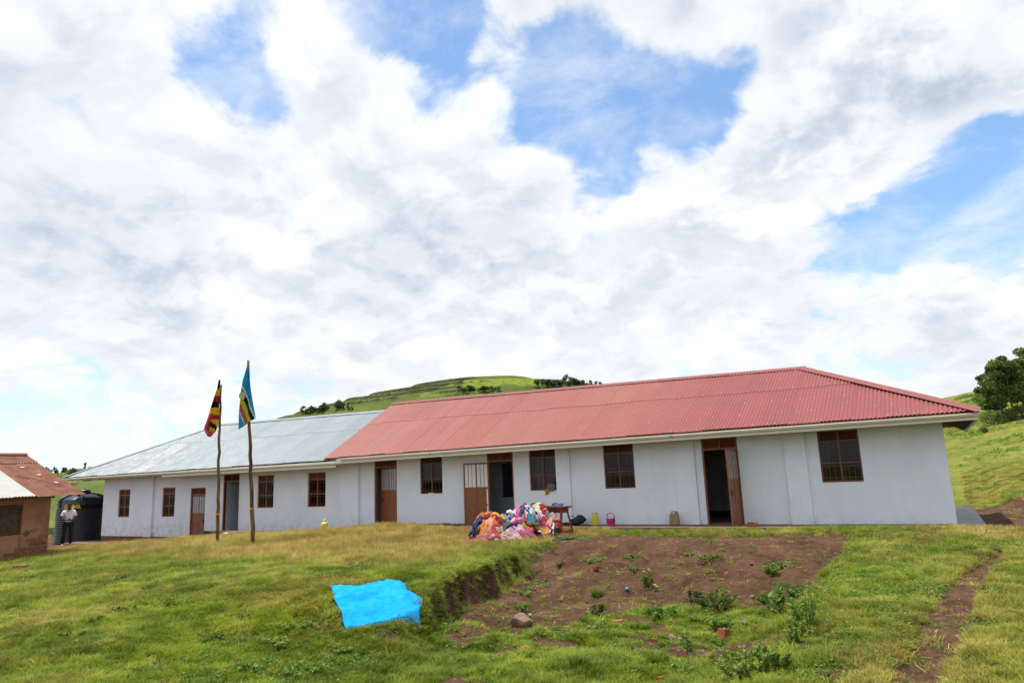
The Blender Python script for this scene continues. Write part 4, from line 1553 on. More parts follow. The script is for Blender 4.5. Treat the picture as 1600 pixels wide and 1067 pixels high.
def flags():
    b1 = pg(397, 851)
    T2, p2 = flag_pole(b1, 6.05, (-.42, -.13), .068, 'taller pale peeled wooden flagpole carrying the blue flag', 3)
    b0 = pg(339, 850)
    T1, p1 = flag_pole(b0, 5.42, (-.04, -.04), .060, 'shorter dark barked wooden flagpole carrying the striped red yellow flag', 8)

    def pixel_plane(base, px, py, off=0.0):
        # point in the vertical plane through the pole facing the camera
        n = np.array([-FW[0], -FW[1], 0])
        n /= np.linalg.norm(n)
        d = ray(px, py)
        t = ((base - CAM) @ n) / (d @ n)
        return CAM + d * t + n * off

    # --- striped flag: hangs in bands across a narrow fall of cloth, lower corner folded back
    nn = 40
    mm_ = 10
    rows = [(593, 344, 346), (606, 341.5, 345.5), (618, 338, 345), (628, 335, 344.5), (637, 331, 344), (647, 327, 344), (655, 324, 343), (664, 321.5, 342), (670, 320.5, 341), (676, 323, 339.5), (683, 328, 331)]
    ys = np.array([r[0] for r in rows], float)
    xl = np.array([r[1] for r in rows])
    xr = np.array([r[2] for r in rows])

    def strip(y0, y1, slope, name, matn, parent, dz):
        pass
    yy = np.linspace(594, 682.5, nn)
    V = []
    for i, y in enumerate(yy):
        a = np.interp(y, ys, xl)
        b = np.interp(y, ys, xr)
        for j in range(mm_):
            s = j / (mm_ - 1)
            fold = .05 * sin(s * 7 + i * .18) * min(1, i / 9) + .03 * sin(s * 13 - i * .3)
            V.append(tuple(pixel_plane(b0, a + (b - a) * s, y, .09 + fold)))
    F = []
    mi = []
    K = ['flag_black', 'flag_yellow', 'flag_red']
    for nm, c in (('flag_black', (.012, .012, .014)), ('flag_yellow', (.74, .46, .01)), ('flag_red', (.42, .03, .045)), ('flag_pink', (.60, .12, .15)), ('flag_blue', (.03, .36, .62)), ('flag_white', (.78, .78, .76)),
                  ('flag_green', (.03, .20, .06)), ('flag_rose', (.56, .11, .17)), ('flag_gold', (.66, .50, .02))):
        m, t = mat(nm)
        p = t.n('ShaderNodeTexCoord').outputs['Object']
        cc = t.mix(1.0, c, t.maprange(t.noise(p, 6, 4), .3, .7, .88, 1.08), 'MULTIPLY')
        bs = principled(t, cc, .85, 0, .15)
        tr = t.n('ShaderNodeBsdfTranslucent', {'Color': cc}).outputs[0]
        finish(t, t.n('ShaderNodeMixShader', {0: .35, 1: bs, 2: tr}).outputs[0])
    for i in range(nn - 1):
        for j in range(mm_ - 1):
            F.append((i * mm_ + j, i * mm_ + j + 1, (i + 1) * mm_ + j + 1, (i + 1) * mm_ + j))
            y = (yy[i] + yy[i + 1]) / 2
            s = j / (mm_ - 2)
            if y < 655:
                q = y - s * .6
                band = 0 if q < 608 else 1 if q < 618 else 2 if q < 627 else 0 if q < 636 else 1 if q < 647 else 2
            else:     # folded lower part shows the next stripes turned over
                q = (y - 655) + (1 - s) * 16
                band = 2 if s < .38 else (1 if q < 12 else 0 if q < 19 else 1)
                if s < .75 and y > 671 + s * 4:
                    band = 3
            mi.append(band)
    me = bpy.data.meshes.new('striped_flag')
    me.from_pydata(V, [], F)
    for k in ('flag_black', 'flag_yellow', 'flag_red', 'flag_pink'):
        me.materials.append(MATS[k])
    me.polygons.foreach_set('material_index', mi)
    o = link('flag', me, None, None, True)
    sm = o.modifiers.new('thick', 'SOLIDIFY')
    sm.thickness = .004
    tag(o, 'limp flag striped black, yellow and red hanging from the shorter pole', 'flag')

    # --- blue flag with slanting stripes and round emblem
    q = [np.array((387.0, 574.0)), np.array((390.5, 576.0)), np.array((401.5, 653.5)), np.array((373.5, 671.5))]
    n2 = 56
    V = []
    left = np.array([(388, 574), (384, 590), (381.5, 603), (380, 613), (378, 628), (375.5, 645), (374, 672.0)], float)
    right = np.array([(389, 574), (393, 592), (395.5, 610), (397, 620), (399, 635), (401.8, 654)], float)
    bot = lambda s: (374 + 27.8 * s, 671.5 - 17.5 * s)
    m2 = 26
    PX = np.zeros((n2, m2, 2))
    for i in range(n2):
        t = i / (n2 - 1)
        la = np.array([np.interp(t * 97.5 + 574, left[:, 1], left[:, 0]), t * 97.5 + 574])
        ra = np.array([np.interp(t * 80 + 574, right[:, 1], right[:, 0]), t * 80 + 574])
        for j in range(m2):
            s = j / (m2 - 1)
            PX[i, j] = la * (1 - s) + ra * s
            fold = .055 * sin(s * 5.5 + i * .07) * min(1, i / 10) + .02 * sin(s * 12 + i * .11)
            V.append(tuple(pixel_plane(b1, PX[i, j, 0], PX[i, j, 1], .13 + fold)))
    F = []
    mi = []
    # stripe coordinate: distance from the slanting line (381,603)-(401.5,653)
    d0 = np.array((381.0, 602.0))
    dv = np.array((20.5, 52.0))
    dv /= np.linalg.norm(dv)
    nv = np.array((-dv[1], dv[0]))
    names = ['flag_blue', 'flag_white', 'flag_black', 'flag_green', 'flag_gold', 'flag_rose']
    for i in range(n2 - 1):
        for j in range(m2 - 1):
            F.append((i * m2 + j, i * m2 + j + 1, (i + 1) * m2 + j + 1, (i + 1) * m2 + j))
            c = (PX[i, j] + PX[i + 1, j + 1]) / 2
            w = (c - d0) @ nv
            b = 0 if w < -.3 else 1 if w < 1.6 else 2 if w < 6.0 else 3 if w < 7.2 else 4 if w < 13.2 else 3 if w < 14.5 else 5 if w < 19.2 else 1 if w < 20.6 else 0
            mi.append(b)
    me = bpy.data.meshes.new('blue_flag')
    me.from_pydata(V, [], F)
    for k in names:
        me.materials.append(MATS[k])
    me.polygons.foreach_set('material_index', mi)
    T = empty('flag', tuple(pixel_plane(b1, 388, 672)))
    tag(T, 'light blue flag with slanting stripes and a round pale emblem hanging from the taller pole', 'flag')
    off = Vector(T.location)
    me.transform(Matrix.Translation(-off))
    cl = link('cloth', me, None, T, True)
    sm = cl.modifiers.new('thick', 'SOLIDIFY')
    sm.thickness = .004
    # emblem: pale ring, green inside, yellow map patch - sewn on
    cpx = np.array((382.3, 619.5))
    for nm, r0, r1, matn, lift in (('emblem_ring', 3.0, 5.6, 'flag_white', .235), ('emblem_field', 0.0, 3.2, 'flag_gold', .231), ('emblem_wreath', 4.0, 4.7, 'flag_green', .239)):
        mb = MB()
        vs = []
        n = 24
        for k in range(n):
            a = 2 * pi * k / n
            for r in (r0, r1):
                p = pixel_plane(b1, cpx[0] + r * .85 * cos(a), cpx[1] + r * 1.15 * sin(a), lift)
                vs.append(tuple(Vector(tuple(p)) - off))
        mb.add(vs, [(2 * k, 2 * k + 1, (2 * k + 3) % (2 * n), (2 * k + 2) % (2 * n)) for k in range(n)])
        e = mb.build(nm, matn, T)


flags()


# ------------------------------------------------------------------ desk, benches, plank
def oriented(p, q):
    """z rotation of the line p->q on the ground"""
    return math.atan2(q[1] - p[1], q[0] - p[0])


def desk():
    a = on_z(823, 790, .73)
    b = on_z(884, 791, .73)
    rz = oriented(a, b)
    c = (a + b) / 2
    L = float(np.linalg.norm((b - a)[:2])) + .12
    z0 = gh(c[0], c[1])
    h = .74 - z0
    T = thing('school_desk', 'dark red painted wooden desk with splayed legs behind the heap of clothes', 'desk', (c[0], c[1], z0), rz)
    MB().box((-L / 2, -.22, h - .05), (L / 2, .20, h)).build('desktop', 'bench_red', T, bevel=.006)
    MB().box((-L / 2 + .12, -.16, h - .20), (L / 2 - .10, .14, h - .055)).build('book_shelf', 'bench_red', T, bevel=.004)
    for sx in (-1, 1):
        x = sx * (L / 2 - .16)
        for sy in (-1, 1):
            m = MB()
            top = (x + sx * .0, sy * .10, h - .05)
            bot = (x + sx * .10, sy * .26, -.02)
            m.bar(top, bot, .075, .05)
            m.build('leg', 'bench_red', T, bevel=.004)
        MB().bar((x + sx * .09, -.22, .10), (x + sx * .09, .22, .10), .05, .07).build('foot_rail', 'bench_red', T)
    MB().box((-L / 2 + .1, -.03, .06), (L / 2 - .1, .03, .13)).build('stretcher', 'bench_red', T)
    # attached seat in front
    MB().box((-L / 2 + .1, -.62, .40), (L / 2 - .22, -.36, .44)).build('seat', 'bench_red', T, bevel=.004)
    for sx in (-1, 1):
        x = sx * (L / 2 - .3)
        MB().box((x - .03, -.54, -.02), (x + .03, -.42, .40)).build('seat_leg', 'bench_red', T)
        MB().box((x - .025, -.40, .16), (x + .025, .0, .22)).build('seat_brace', 'bench_red', T)
    return T


def low_bench():
    a = pg(803, 842)
    b = pg(858, 838)
    rz = oriented(a, b)
    c = (a + b) / 2
    T = thing('low_bench', 'short unpainted orange timber bench partly buried under clothes', 'bench', (c[0], c[1], gh(c[0], c[1])), rz)
    L = 1.25
    MB().box((-L / 2, -.13, .38), (L / 2, .13, .44)).build('seat', 'bench_timber', T, bevel=.006)
    for sx in (-1, 1):
        x = sx * (L / 2 - .17)
        MB().box((x - .03, -.11, -.03), (x + .03, .11, .38)).build('leg', 'bench_timber', T, bevel=.004)
    MB().box((-L / 2 + .17, -.02, .13), (L / 2 - .17, .02, .19)).build('stretcher', 'bench_timber', T)


desk()
low_bench()


def plank_bench():
    a = on_z(333, 830, -.28)
    b = on_z(397, 829, -.22)
    c = (a + b) / 2
    rz = oriented(a, b)
    z0 = gh(c[0], c[1])
    T = thing('plank_bench', 'pale plank laid as a low bench behind the flagpoles', 'bench', (c[0], c[1], z0), rz)
    L = float(np.linalg.norm((b - a)[:2]))
    zt = max(-.25 - z0, .2)
    MB().box((-L / 2, -.14, zt - .05), (L / 2, .14, zt)).build('plank', 'plank_timber', T, bevel=.006)
    for sx in (-1, 1):
        MB().box((sx * (L / 2 - .3) - .12, -.12, -.1), (sx * (L / 2 - .3) + .12, .12, zt - .05)).build('support', 'dark_wood', T)


plank_bench()


# ------------------------------------------------------------------ heap of clothes
def heap():
    # frame: u to the image right, v away from the camera, on the lawn
    org = pg(800, 843)
    ex = np.array([cos(-YAW), sin(-YAW)])
    ey = np.array([-sin(-YAW), cos(-YAW)])
    core = [(-.62, .15, .55, .55, .78), (-.15, .45, .45, .5, .80), (.38, .75, .50, .5, 1.02), (.85, 1.15, .50, .5, .95), (-.95, -.15, .45, .45, .38), (.1, -.15, .6, .4, .46), (-.3, -.4, .7, .35, .18), (1.25, 1.0, .40, .5, .62)]

    def hz(u, v):
        z = 0 * u
        for (cu, cv, ru, rv, h) in core:
            d = ((u - cu) / ru) ** 2 + ((v - cv) / rv) ** 2
            z = np.maximum(z, h * np.clip(1 - d * .5, 0, None) ** .8)
        return z

    def place(u, v):
        return org[0] + ex[0] * u + ey[0] * v, org[1] + ex[1] * u + ey[1] * v

    items = [
        # colour, u, v, size u, size v, rot, lift, label, category, stripes
        ((.55, .43, .33), -.15, .25, 1.1, .9, .2, -.03, 'beige bed sheet lying under the whole heap of clothes', 'sheet'),
        ((.52, .18, .14), -.78, .10, .62, .62, .5, .02, 'salmon brown knitted jumper on the left shoulder of the clothes heap', 'jumper'),
        ((.62, .27, .15), -.60, -.02, .34, .95, -.35, .055, 'orange salmon scarf running down the left of the clothes heap', 'scarf'),
        ((.55, .22, .17), -.52, .38, .5, .35, .2, .05, 'pale pink bundled top at the left peak of the heap', 'top'),
        ((.68, .63, .55), -.42, -.05, .40, .80, -.42, .045, 'cream white dress hanging down the middle left of the heap', 'dress'),
        ((.75, .70, .68), -1.05, .12, .25, .6, -.1, .00, 'white cloth at the far left side of the heap', 'cloth'),
        ((.35, .02, .02), -.85, -.18, .40, .48, -.3, .015, 'bright red shirt under the orange scarf', 'shirt'),
        ((.03, .08, .28), -1.08, -.10, .25, .42, .1, .02, 'dark blue cloth at the left foot of the heap', 'cloth'),
        ((.025, .028, .035), -1.10, -.28, .22, .45, .0, .01, 'black trousers hanging at the left foot of the heap', 'trousers'),
        ((.42, .02, .015), -.28, -.25, .45, .38, .3, .03, 'scarlet cloth low in the middle of the heap', 'cloth'),
        ((.80, .78, .82), .05, .52, .62, .52, -.25, .05, 'lavender white blouse on the top middle of the heap', 'blouse'),
        ((.58, .18, .36), .30, .62, .60, .30, -.15, .075, 'pale pink cloth folded over the top of the heap', 'cloth'),
        ((.03, .06, .20), .12, .28, .55, .35, .2, .06, 'navy blue skirt in the centre of the heap', 'skirt'),
        ((.62, .10, .32), .06, .02, .48, .36, -.3, .06, 'hot pink shirt in the front centre of the heap', 'shirt'),
        ((.55, .05, .28), .30, .18, .35, .25, .4, .065, 'magenta vest beside the navy skirt', 'vest'),
        ((.50, .05, .02), .12, .12, .2, .25, .2, .085, 'small orange red cloth on the pink shirt', 'cloth'),
        ((.06, .20, .36), -.12, .20, .28, .42, -.2, .055, 'mid blue cloth beside the cream dress', 'cloth'),
        ((.22, .40, .58), -.18, -.12, .22, .35, .1, .06, 'light denim blue sleeve showing in the heap', 'garment'),
        ((.72, .68, .64), .12, -.22, .45, .34, .5, .05, 'off white crumpled blouse low in the front of the heap', 'blouse'),
        ((.14, .07, .26), .0, -.30, .25, .22, -.2, .055, 'purple cloth low in the front of the heap', 'cloth'),
        ((.16, .17, .09), .48, .22, .50, .36, .2, .05, 'olive green patterned cloth right of centre in the heap', 'cloth'),
        ((.05, .34, .56), .62, .40, .16, .36, .1, .085, 'turquoise strip of cloth right of centre in the heap', 'cloth'),
        ((.60, .38, .02), .42, -.20, .22, .22, .1, .06, 'yellow cloth beside the low bench', 'cloth'),
        ((.42, .15, .03), .78, .08, .62, .24, .55, .10, 'orange brown rolled cloth lying on the low bench', 'cloth'),
        ((.28, .17, .08), .55, -.12, .26, .26, .3, .16, 'rolled brown patterned bundle at the end of the low bench', 'bundle'),
        ((.02, .02, .024), 1.05, .18, .55, .34, .1, .06, 'black cloth lying over the low bench', 'cloth'),
        ((.022, .022, .026), 1.25, -.05, .24, .45, .0, .02, 'black garment hanging off the right end of the low bench', 'garment'),
        ((.20, .20, .21), 1.10, .42, .5, .3, .2, .05, 'dark grey jacket in the right of the heap', 'jacket'),
        ((.58, .58, .44), .72, .92, .62, .50, -.3, .06, 'pale green cream shirt on the right top of the heap', 'shirt'),
        ((.60, .52, .40), .70, 1.28, .42, .42, .3, .10, 'beige bundled cloth at the top right of the heap', 'cloth'),
        ((.42, .02, .02), 1.12, .95, .42, .34, .2, .06, 'bright red jumper at the right of the heap', 'jumper'),
        ((.40, .015, .02), 1.36, .62, .24, .28, .2, .05, 'dark red cloth at the right end of the heap', 'cloth'),
        ((.70, .58, .48), 1.0, .62, .52, .22, -.1, .08, 'cream pink trouser leg lying across the right of the heap', 'trousers'),
        ((.02, .03, .03), 1.30, .90, .28, .36, .1, .05, 'black shiny cloth beside the red jumper', 'cloth'),
        ((.50, .025, .03), .60, .70, .24, .30, .1, .06, 'red sleeve between the pink cloth and the cream shirt', 'garment'),
        ((.42, .13, .12), -1.22, -.62, .72, .40, .15, .02, 'reddish brown cloth trailing on the grass left of the heap', 'cloth'),
        ((.45, .17, .17), -.80, -.55, .55, .34, .2, .04, 'pink towel on the grass at the left foot of the heap', 'towel'),
        ((.62, .22, .03), -.90, -.36, .30, .26, .3, .05, 'bright orange cloth at the left foot of the heap', 'cloth'),
        ((.50, .40, .30), -.25, -.48, .60, .42, -.2, .04, 'brown and cream printed cloth along the front foot of the heap', 'cloth'),
        ((.48, .06, .08), -.52, -.52, .30, .32, .1, .055, 'coral red cloth at the front foot of the heap', 'cloth'),
        ((.60, .36, .46), .10, -.48, .40, .30, -.25, .055, 'pale lilac pink cloth at the front foot of the heap', 'cloth'),
        ((.45, .10, .14), .42, -.45, .52, .32, .45, .05, 'rose red edged printed cloth at the right front of the heap', 'cloth'),
        ((.50, .22, .28), -.18, -.72, .34, .36, .1, .03, 'pink shirt lying lowest at the front of the heap', 'shirt'),
        ((.06, .36, .20), .38, -.70, .62, .26, .12, .03, 'sea green cloth lying on the grass before the low bench', 'cloth'),
        ((.10, .11, .12), .95, -.52, .40, .24, .1, .01, 'dark grey cloth lying on the grass under the low bench', 'cloth'),
        ((.05, .07, .10), 1.45, -.45, .5, .25, .1, .01, 'blue black cloth on the grass under the right end of the low bench', 'cloth'),
    ]
    pal = [(.42, .02, .02), (.60, .22, .06), (.78, .74, .68), (.03, .03, .035), (.04, .07, .22), (.55, .06, .26), (.70, .40, .05), (.10, .10, .11), (.62, .30, .25), (.72, .70, .74), (.30, .02, .05), (.18, .28, .42)]
    rs = random.Random(77)
    for k in range(44):
        t_ = rs.random()
        cu = -1.05 + 2.35 * t_
        cv = -.45 + .55 * t_ + rs.uniform(-.1, .75)
        items.append((pal[k % len(pal)], cu, cv, rs.uniform(.14, .34), rs.uniform(.12, .26), rs.uniform(-1.5, 1.5), rs.uniform(.07, .13), 'small crumpled %s garment in the %s of the mixed heap of clothes' % (('red', 'orange', 'cream', 'black', 'navy', 'magenta', 'mustard', 'charcoal', 'salmon', 'pale lilac', 'wine red', 'slate blue')[k % 12], ('left end', 'left half', 'right half', 'right end')[min(3, int(t_ * 4))]), rs.choice(('garment', 'shirt', 'garment', 'garment'))))
    for k, (rgb, cu, cv, su, sv, rot, lift, label, cat) in enumerate(items):
        rnd = np.random.default_rng(100 + k)
        nu, nv = 34, 28
        a = np.linspace(-.5, .5, nu)
        b = np.linspace(-.5, .5, nv)
        A, Bb = np.meshgrid(a, b)
        # uneven outline: corners and hems pulled about
        ph = rnd.uniform(0, 6.28, 6)
        edge = 1 + .16 * np.sin(3 * np.arctan2(Bb, A) + ph[0]) + .10 * np.sin(5 * np.arctan2(Bb, A) + ph[1])
        if cat in ('shirt', 'jumper', 'blouse', 'jacket', 'top', 'dress'):      # sleeves across the shoulders, narrower body
            edge = edge * np.where(Bb > .12, 1.0, .62 + .38 * sstep(-.05, .14, Bb))
            edge = np.maximum(edge, .55)
        A2 = A * edge + .06 * np.sin(Bb * 9 + ph[2])
        B2 = Bb * edge + .06 * np.sin(A * 8 + ph[3])
        u = cu + (A2 * cos(rot) * su * 1.15 - B2 * sin(rot) * sv * 1.15)
        v = cv + (A2 * sin(rot) * su * 1.15 + B2 * cos(rot) * sv * 1.15)
        x, y = place(u, v)
        g = ground_h(x, y)
        h = hz(u, v)
        d1 = (A * cos(ph[4]) + Bb * sin(ph[4]))
        wr = .016 * np.sin(d1 * 22 * max(su, .35) + 2.0 * np.sin(Bb * 6 + ph[5])) * 1.6 + .16 * (fbm(u * 5, v * 5 + 4, 2) - .5) + .06 * (fbm(u * 11, v * 11, 2) - .5)
        rim = np.maximum(np.abs(A), np.abs(Bb)) * 2
        z = g + np.maximum(h * .86 + lift * 1.25 + wr - .035 * sstep(.85, 1.0, rim), .012 + .02 * np.abs(np.sin(A * 9 + k)) + .5 * np.abs(wr))
        V = np.stack([x, y, z], -1).reshape(-1, 3)
        i = np.arange(nu - 1)[None] + nu * np.arange(nv - 1)[:, None]
        F = np.stack([i, i + 1, i + 1 + nu, i + nu], -1).reshape(-1, 4)
        me = np_mesh('garment', V, F)
        o = link(cat.replace(' ', '_'), me, cloth_mat(tuple(c * .66 for c in rgb)), None, True)
        s = o.modifiers.new('thick', 'SOLIDIFY')
        s.thickness = .012
        tag(o, label, cat, 'clothes heaped on the lawn')

    # pieces draped over the desk edge
    def drape(pxs, zs, width, rgb, label, cat):
        pts = [on_z(px, py, z) for (px, py, z) in pxs]
        n = 24
        tt = np.linspace(0, len(pts) - 1, n)
        C = np.array([[np.interp(t, range(len(pts)), [p[c] for p in pts]) for c in range(3)] for t in tt])
        V = []
        for i in range(n):
            for j in range(9):
                s = j / 8 - .5
                w = width * (1 + .25 * sin(i * .6))
                off = .02 * sin(j * 1.9 + i * .25)
                p = C[i] + np.array([ex[0], ex[1], 0]) * s * w + np.array([-ey[0], -ey[1], .35]) * (off + .02 * cos(s * 3))
                V.append(p)
        i = np.arange(8)[None] + 9 * np.arange(n - 1)[:, None]
        F = np.stack([i, i + 1, i + 10, i + 9], -1).reshape(-1, 4)
        o = link(cat.replace(' ', '_'), np_mesh('draped', np.array(V), F), cloth_mat(rgb), None, True)
        s = o.modifiers.new('thick', 'SOLIDIFY')
        s.thickness = .012
        tag(o, label, cat, 'clothes heaped on the lawn')
    drape([(848, 786, .82), (845, 787, .80), (849, 794, .64), (853, 800, .52), (855, 803, .40)], None, .16, (.62, .27, .12), 'pale orange scarf hanging over the desk edge', 'scarf')
    drape([(868, 785, .82), (865, 787, .78), (865, 795, .60), (866, 802, .46), (866, 808, .34)], None, .14, (.46, .44, .39), 'grey white scarf hanging down from the desk near its right end', 'scarf')
    drape([(874, 787, .79), (872, 789, .77), (870, 792, .72)], None, .26, (.05, .06, .16), 'navy and white folded shirt lying on the desk top', 'shirt')
    drape([(838, 785, .84), (834, 787, .80), (832, 793, .68), (831, 798, .56)], None, .24, (.36, .29, .21), 'cream crumpled jumper lying on the desk top', 'jumper')


heap()


# ------------------------------------------------------------------ blue shawl
def shawl():
    cn = [pg(513, 921), pg(628, 911), pg(658, 977), pg(540, 987)]
    nu, nv = 60, 60
    P = np.zeros((nv, nu, 3))
    for j in range(nv):
        t = j / (nv - 1)
        for i in range(nu):
            s = i / (nu - 1)
            q = bilin([c.copy() for c in cn], s, t)
            q[:2] += .03 * np.array([sin(t * 11 + .7), cos(s * 9)])
            P[j, i] = q
    # right edge bulges outwards half-way
    bul = np.interp(np.linspace(0, 1, nv), [0, .45, .62, 1], [0, .03, .20, .02])
    P[:, :, 0] += bul[:, None] * np.linspace(0, 1, nu)[None] ** 2
    X, Y = P[:, :, 0], P[:, :, 1]
    g = ground_h(X, Y)
    S, T = np.meshgrid(np.linspace(0, 1, nu), np.linspace(0, 1, nv))
    fold = .030 * np.sin(S * 7 + T * 13 + 4 * fbm(S * 4, T * 4, 2)) * fbm(S * 3 + 9, T * 3, 2) + .085 * (fbm(S * 6 + 3, T * 11, 3) - .5) + .030 * np.abs(fbm(S * 15, T * 22, 2) - .5) * 2
    crease = -.05 * np.exp(-((T - .42 - .06 * np.sin(S * 6)) / .035) ** 2) * np.exp(-((S - .45) / .25) ** 2)
    lo = np.minimum(np.minimum(S, 1 - S), np.minimum(T, 1 - T))
    # cloth rests on blade tips: smooth the ground it follows
    gs = g.copy()
    for _ in range(14):
        gs[1:-1, 1:-1] = (gs[:-2, 1:-1] + gs[2:, 1:-1] + gs[1:-1, :-2] + gs[1:-1, 2:]) / 4
    gs = np.maximum(gs, g)
    P[:, :, 2] = gs + .05 + fold * .6 + crease - .02 * sstep(.06, 0, lo)
    i = np.arange(nu - 1)[None] + nu * np.arange(nv - 1)[:, None]
    F = np.stack([i, i + 1, i + 1 + nu, i + nu], -1).reshape(-1, 4)
    org = P.reshape(-1, 3).mean(0)
    T_ = thing('shawl', 'bright turquoise blue fringed shawl spread on the grass slope', 'shawl', org)
    m, t = mat('shawl_blue')
    p = t.n('ShaderNodeTexCoord').outputs['Object']
    c = t.mix(t.maprange(t.noise(p, 3, 6, .65), .32, .68), (.002, .20, .52), (.010, .32, .70))  # tonal patches put the weak fold shading into the cloth colour
    c = t.mix(t.math('MULTIPLY', t.maprange(t.noise(t.scalevec(p, (4, 14, 4)), 1.0, 4, .6), .55, .72), .35), c, (.05, .36, .70))
    ink = t.math('MULTIPLY', t.maprange(t.noise(t.scalevec(p, (9, 3, 3)), 1.0, 5, .65), .60, .70), t.maprange(t.vmath('LENGTH', t.scalevec(p, (1.2, 1.2, 0))), .10, .50, 1.0, 0.0))
    c = t.mix(t.math('MULTIPLY', ink, .9), c, (.006, .06, .34))
    fine = t.noise(t.scalevec(p, (40, 12, 20)), 1.0, 4, .6)
    bs = principled(t, c, .8, 0, .06, bump(t, fine, .4, .012))
    finish(t, bs)
    body = link('cloth', np_mesh('shawl', P.reshape(-1, 3) - org, F), 'shawl_blue', T_, True)
    s = body.modifiers.new('thick', 'SOLIDIFY')
    s.thickness = .008
    fr = MB()
    rnd = random.Random(4)
    for k in range(84):
        s_ = k / 83 * (nu - 1)
        a = P[nv - 1, int(s_)] - org
        d = Vector(tuple(P[nv - 1, int(s_)] - P[nv - 4, int(s_)])).normalized()
        L = rnd.uniform(.03, .075)
        e = Vector(tuple(a)) + d * L + Vector((rnd.uniform(-.02, .02), 0, -.045))
        mid = Vector(tuple(a)) + d * L * .5 + Vector((0, 0, -.008))
        fr.tube([tuple(a), tuple(mid), tuple(e)], [.008, .006, .003], 5)
    fr.build('fringe', 'shawl_blue', T_)


shawl()


# ------------------------------------------------------------------ cans, basket, bag, bricks
def jerrycan(loc, rz, h, w, d, m, label, capm='white_plastic', sag=0.0):
    T = thing('jerrycan', label, 'jerrycan', loc, rz)
    b = bmesh.new()
    bmesh.ops.create_cube(b, size=1.0)
    for v in b.verts:
        v.co.x *= w
        v.co.y *= d
        v.co.z = (v.co.z + .5) * h * .80
    bmesh.ops.bevel(b, geom=list(b.edges), offset=min(w, d) * .22, segments=4, profile=.6, affect='EDGES')
    for v in b.verts:
        t = v.co.z / (h * .8)
        if t > .6:
            k = 1 - .28 * (t - .6) / .4
            v.co.y *= k
            v.co.x *= 1 - .10 * (t - .6) / .4
        v.co.y *= 1 + .06 * sin(t * 9)
    me = bpy.data.meshes.new('can')
    b.to_mesh(me)
    b.free()
    body = link('body', me, m, T, True)
    MB().tube([(-w * .28, 0, h * .76), (-w * .26, 0, h * .90), (-w * .10, 0, h * .955), (w * .14, 0, h * .93), (w * .22, 0, h * .76)], .020, 8).build('handle', m, T, smooth=True)
    MB().tube([(w * .30, 0, h * .74), (w * .34, 0, h * .90)], .032, 10).build('spout', m, T, smooth=True)
    MB().tube([(w * .335, 0, h * .89), (w * .35, 0, h * .97)], .038, 10).build('cap', capm, T)
    return T


q = on_z(935, 819.5, -.022)
jerrycan((q[0], -.45, -.022), .3, .44, .25, .20, 'yellow_plastic', 'yellow plastic jerrycan against the pale wall beside the pink basket', 'yellow_plastic')
q = on_z(1057, 818.5, -.022)
jerrycan((q[0] + .06, -.30, -.022), .1, .44, .30, .22, 'tan_plastic', 'dusty brown plastic jerrycan against the wall left of the open door', 'tan_plastic')


def yellow_bottle():
    g = pg(507, 829)
    T = thing('jerrycan', 'bright yellow round shouldered can standing alone on the lawn edge', 'jerrycan', g, .4)
    MB().lathe([(0, 0), (.125, 0), (.14, .02), (.14, .06), (.132, .09), (.14, .12), (.14, .26), (.125, .31), (.07, .345), (.05, .36), (.048, .40), (0, .40)], (0, 0, 0), 20, 1.05, .9).build('body', 'yellow_plastic', T, smooth=True)
    MB().lathe([(0, .40), (.055, .40), (.055, .445), (.05, .45), (0, .45)], (0, 0, 0), 16).build('cap', 'white_plastic', T)
    MB().tube([(.06, 0, .35), (.11, 0, .38), (.15, 0, .33), (.13, 0, .26)], .014, 7).build('handle', 'yellow_plastic', T, smooth=True)


yellow_bottle()


def basket():
    q = on_z(955, 822, -.022)
    T = thing('basket', 'magenta woven plastic basket with two tall loop handles on the veranda edge', 'basket', (q[0] - .0, q[1], -.022), .5)
    T.scale = (.80, .80, .84)
    w = MB()
    n = 8
    for k in range(n):
        z0 = .012 + k * .036
        r = .150 + .004 * k
        prof = [(r, z0), (r + .012, z0 + .012), (r + .012, z0 + .024), (r, z0 + .034)]
        m = 26
        vs = []
        for (rr, z) in prof + [(r - .012, z0 + .034), (r - .012, z0)]:
            for a in range(m):
                th = 2 * pi * a / m
                wv = .005 * (1 if (a + k) % 2 else -1)
                vs.append(((rr + wv) * cos(th), (rr + wv) * sin(th) * .72, z))
        L_ = 6
        w.add(vs, [(i * m + a, i * m + (a + 1) % m, ((i + 1) % L_) * m + (a + 1) % m, ((i + 1) % L_) * m + a) for i in range(L_) for a in range(m)])
    w.lathe([(0, .0), (.14, .0), (.14, .012), (0, .012)], (0, 0, 0), 24, 1, .72)
    w.build('body', 'magenta_weave', T)
    for sy in (-1, 1):
        pts = [(-.13, sy * .115, .27), (-.155, sy * .10, .38), (-.13, sy * .09, .46), (-.09, sy * .09, .42)] if False else [(-.14, sy * .11, .26), (-.15, sy * .10, .40), (-.11, sy * .09, .485), (0, sy * .085, .50), (.11, sy * .09, .485), (.15, sy * .10, .40), (.14, sy * .11, .26)]
        MB().tube(pts, .011, 7).build('handle', 'magenta_weave', T, smooth=True)


basket()


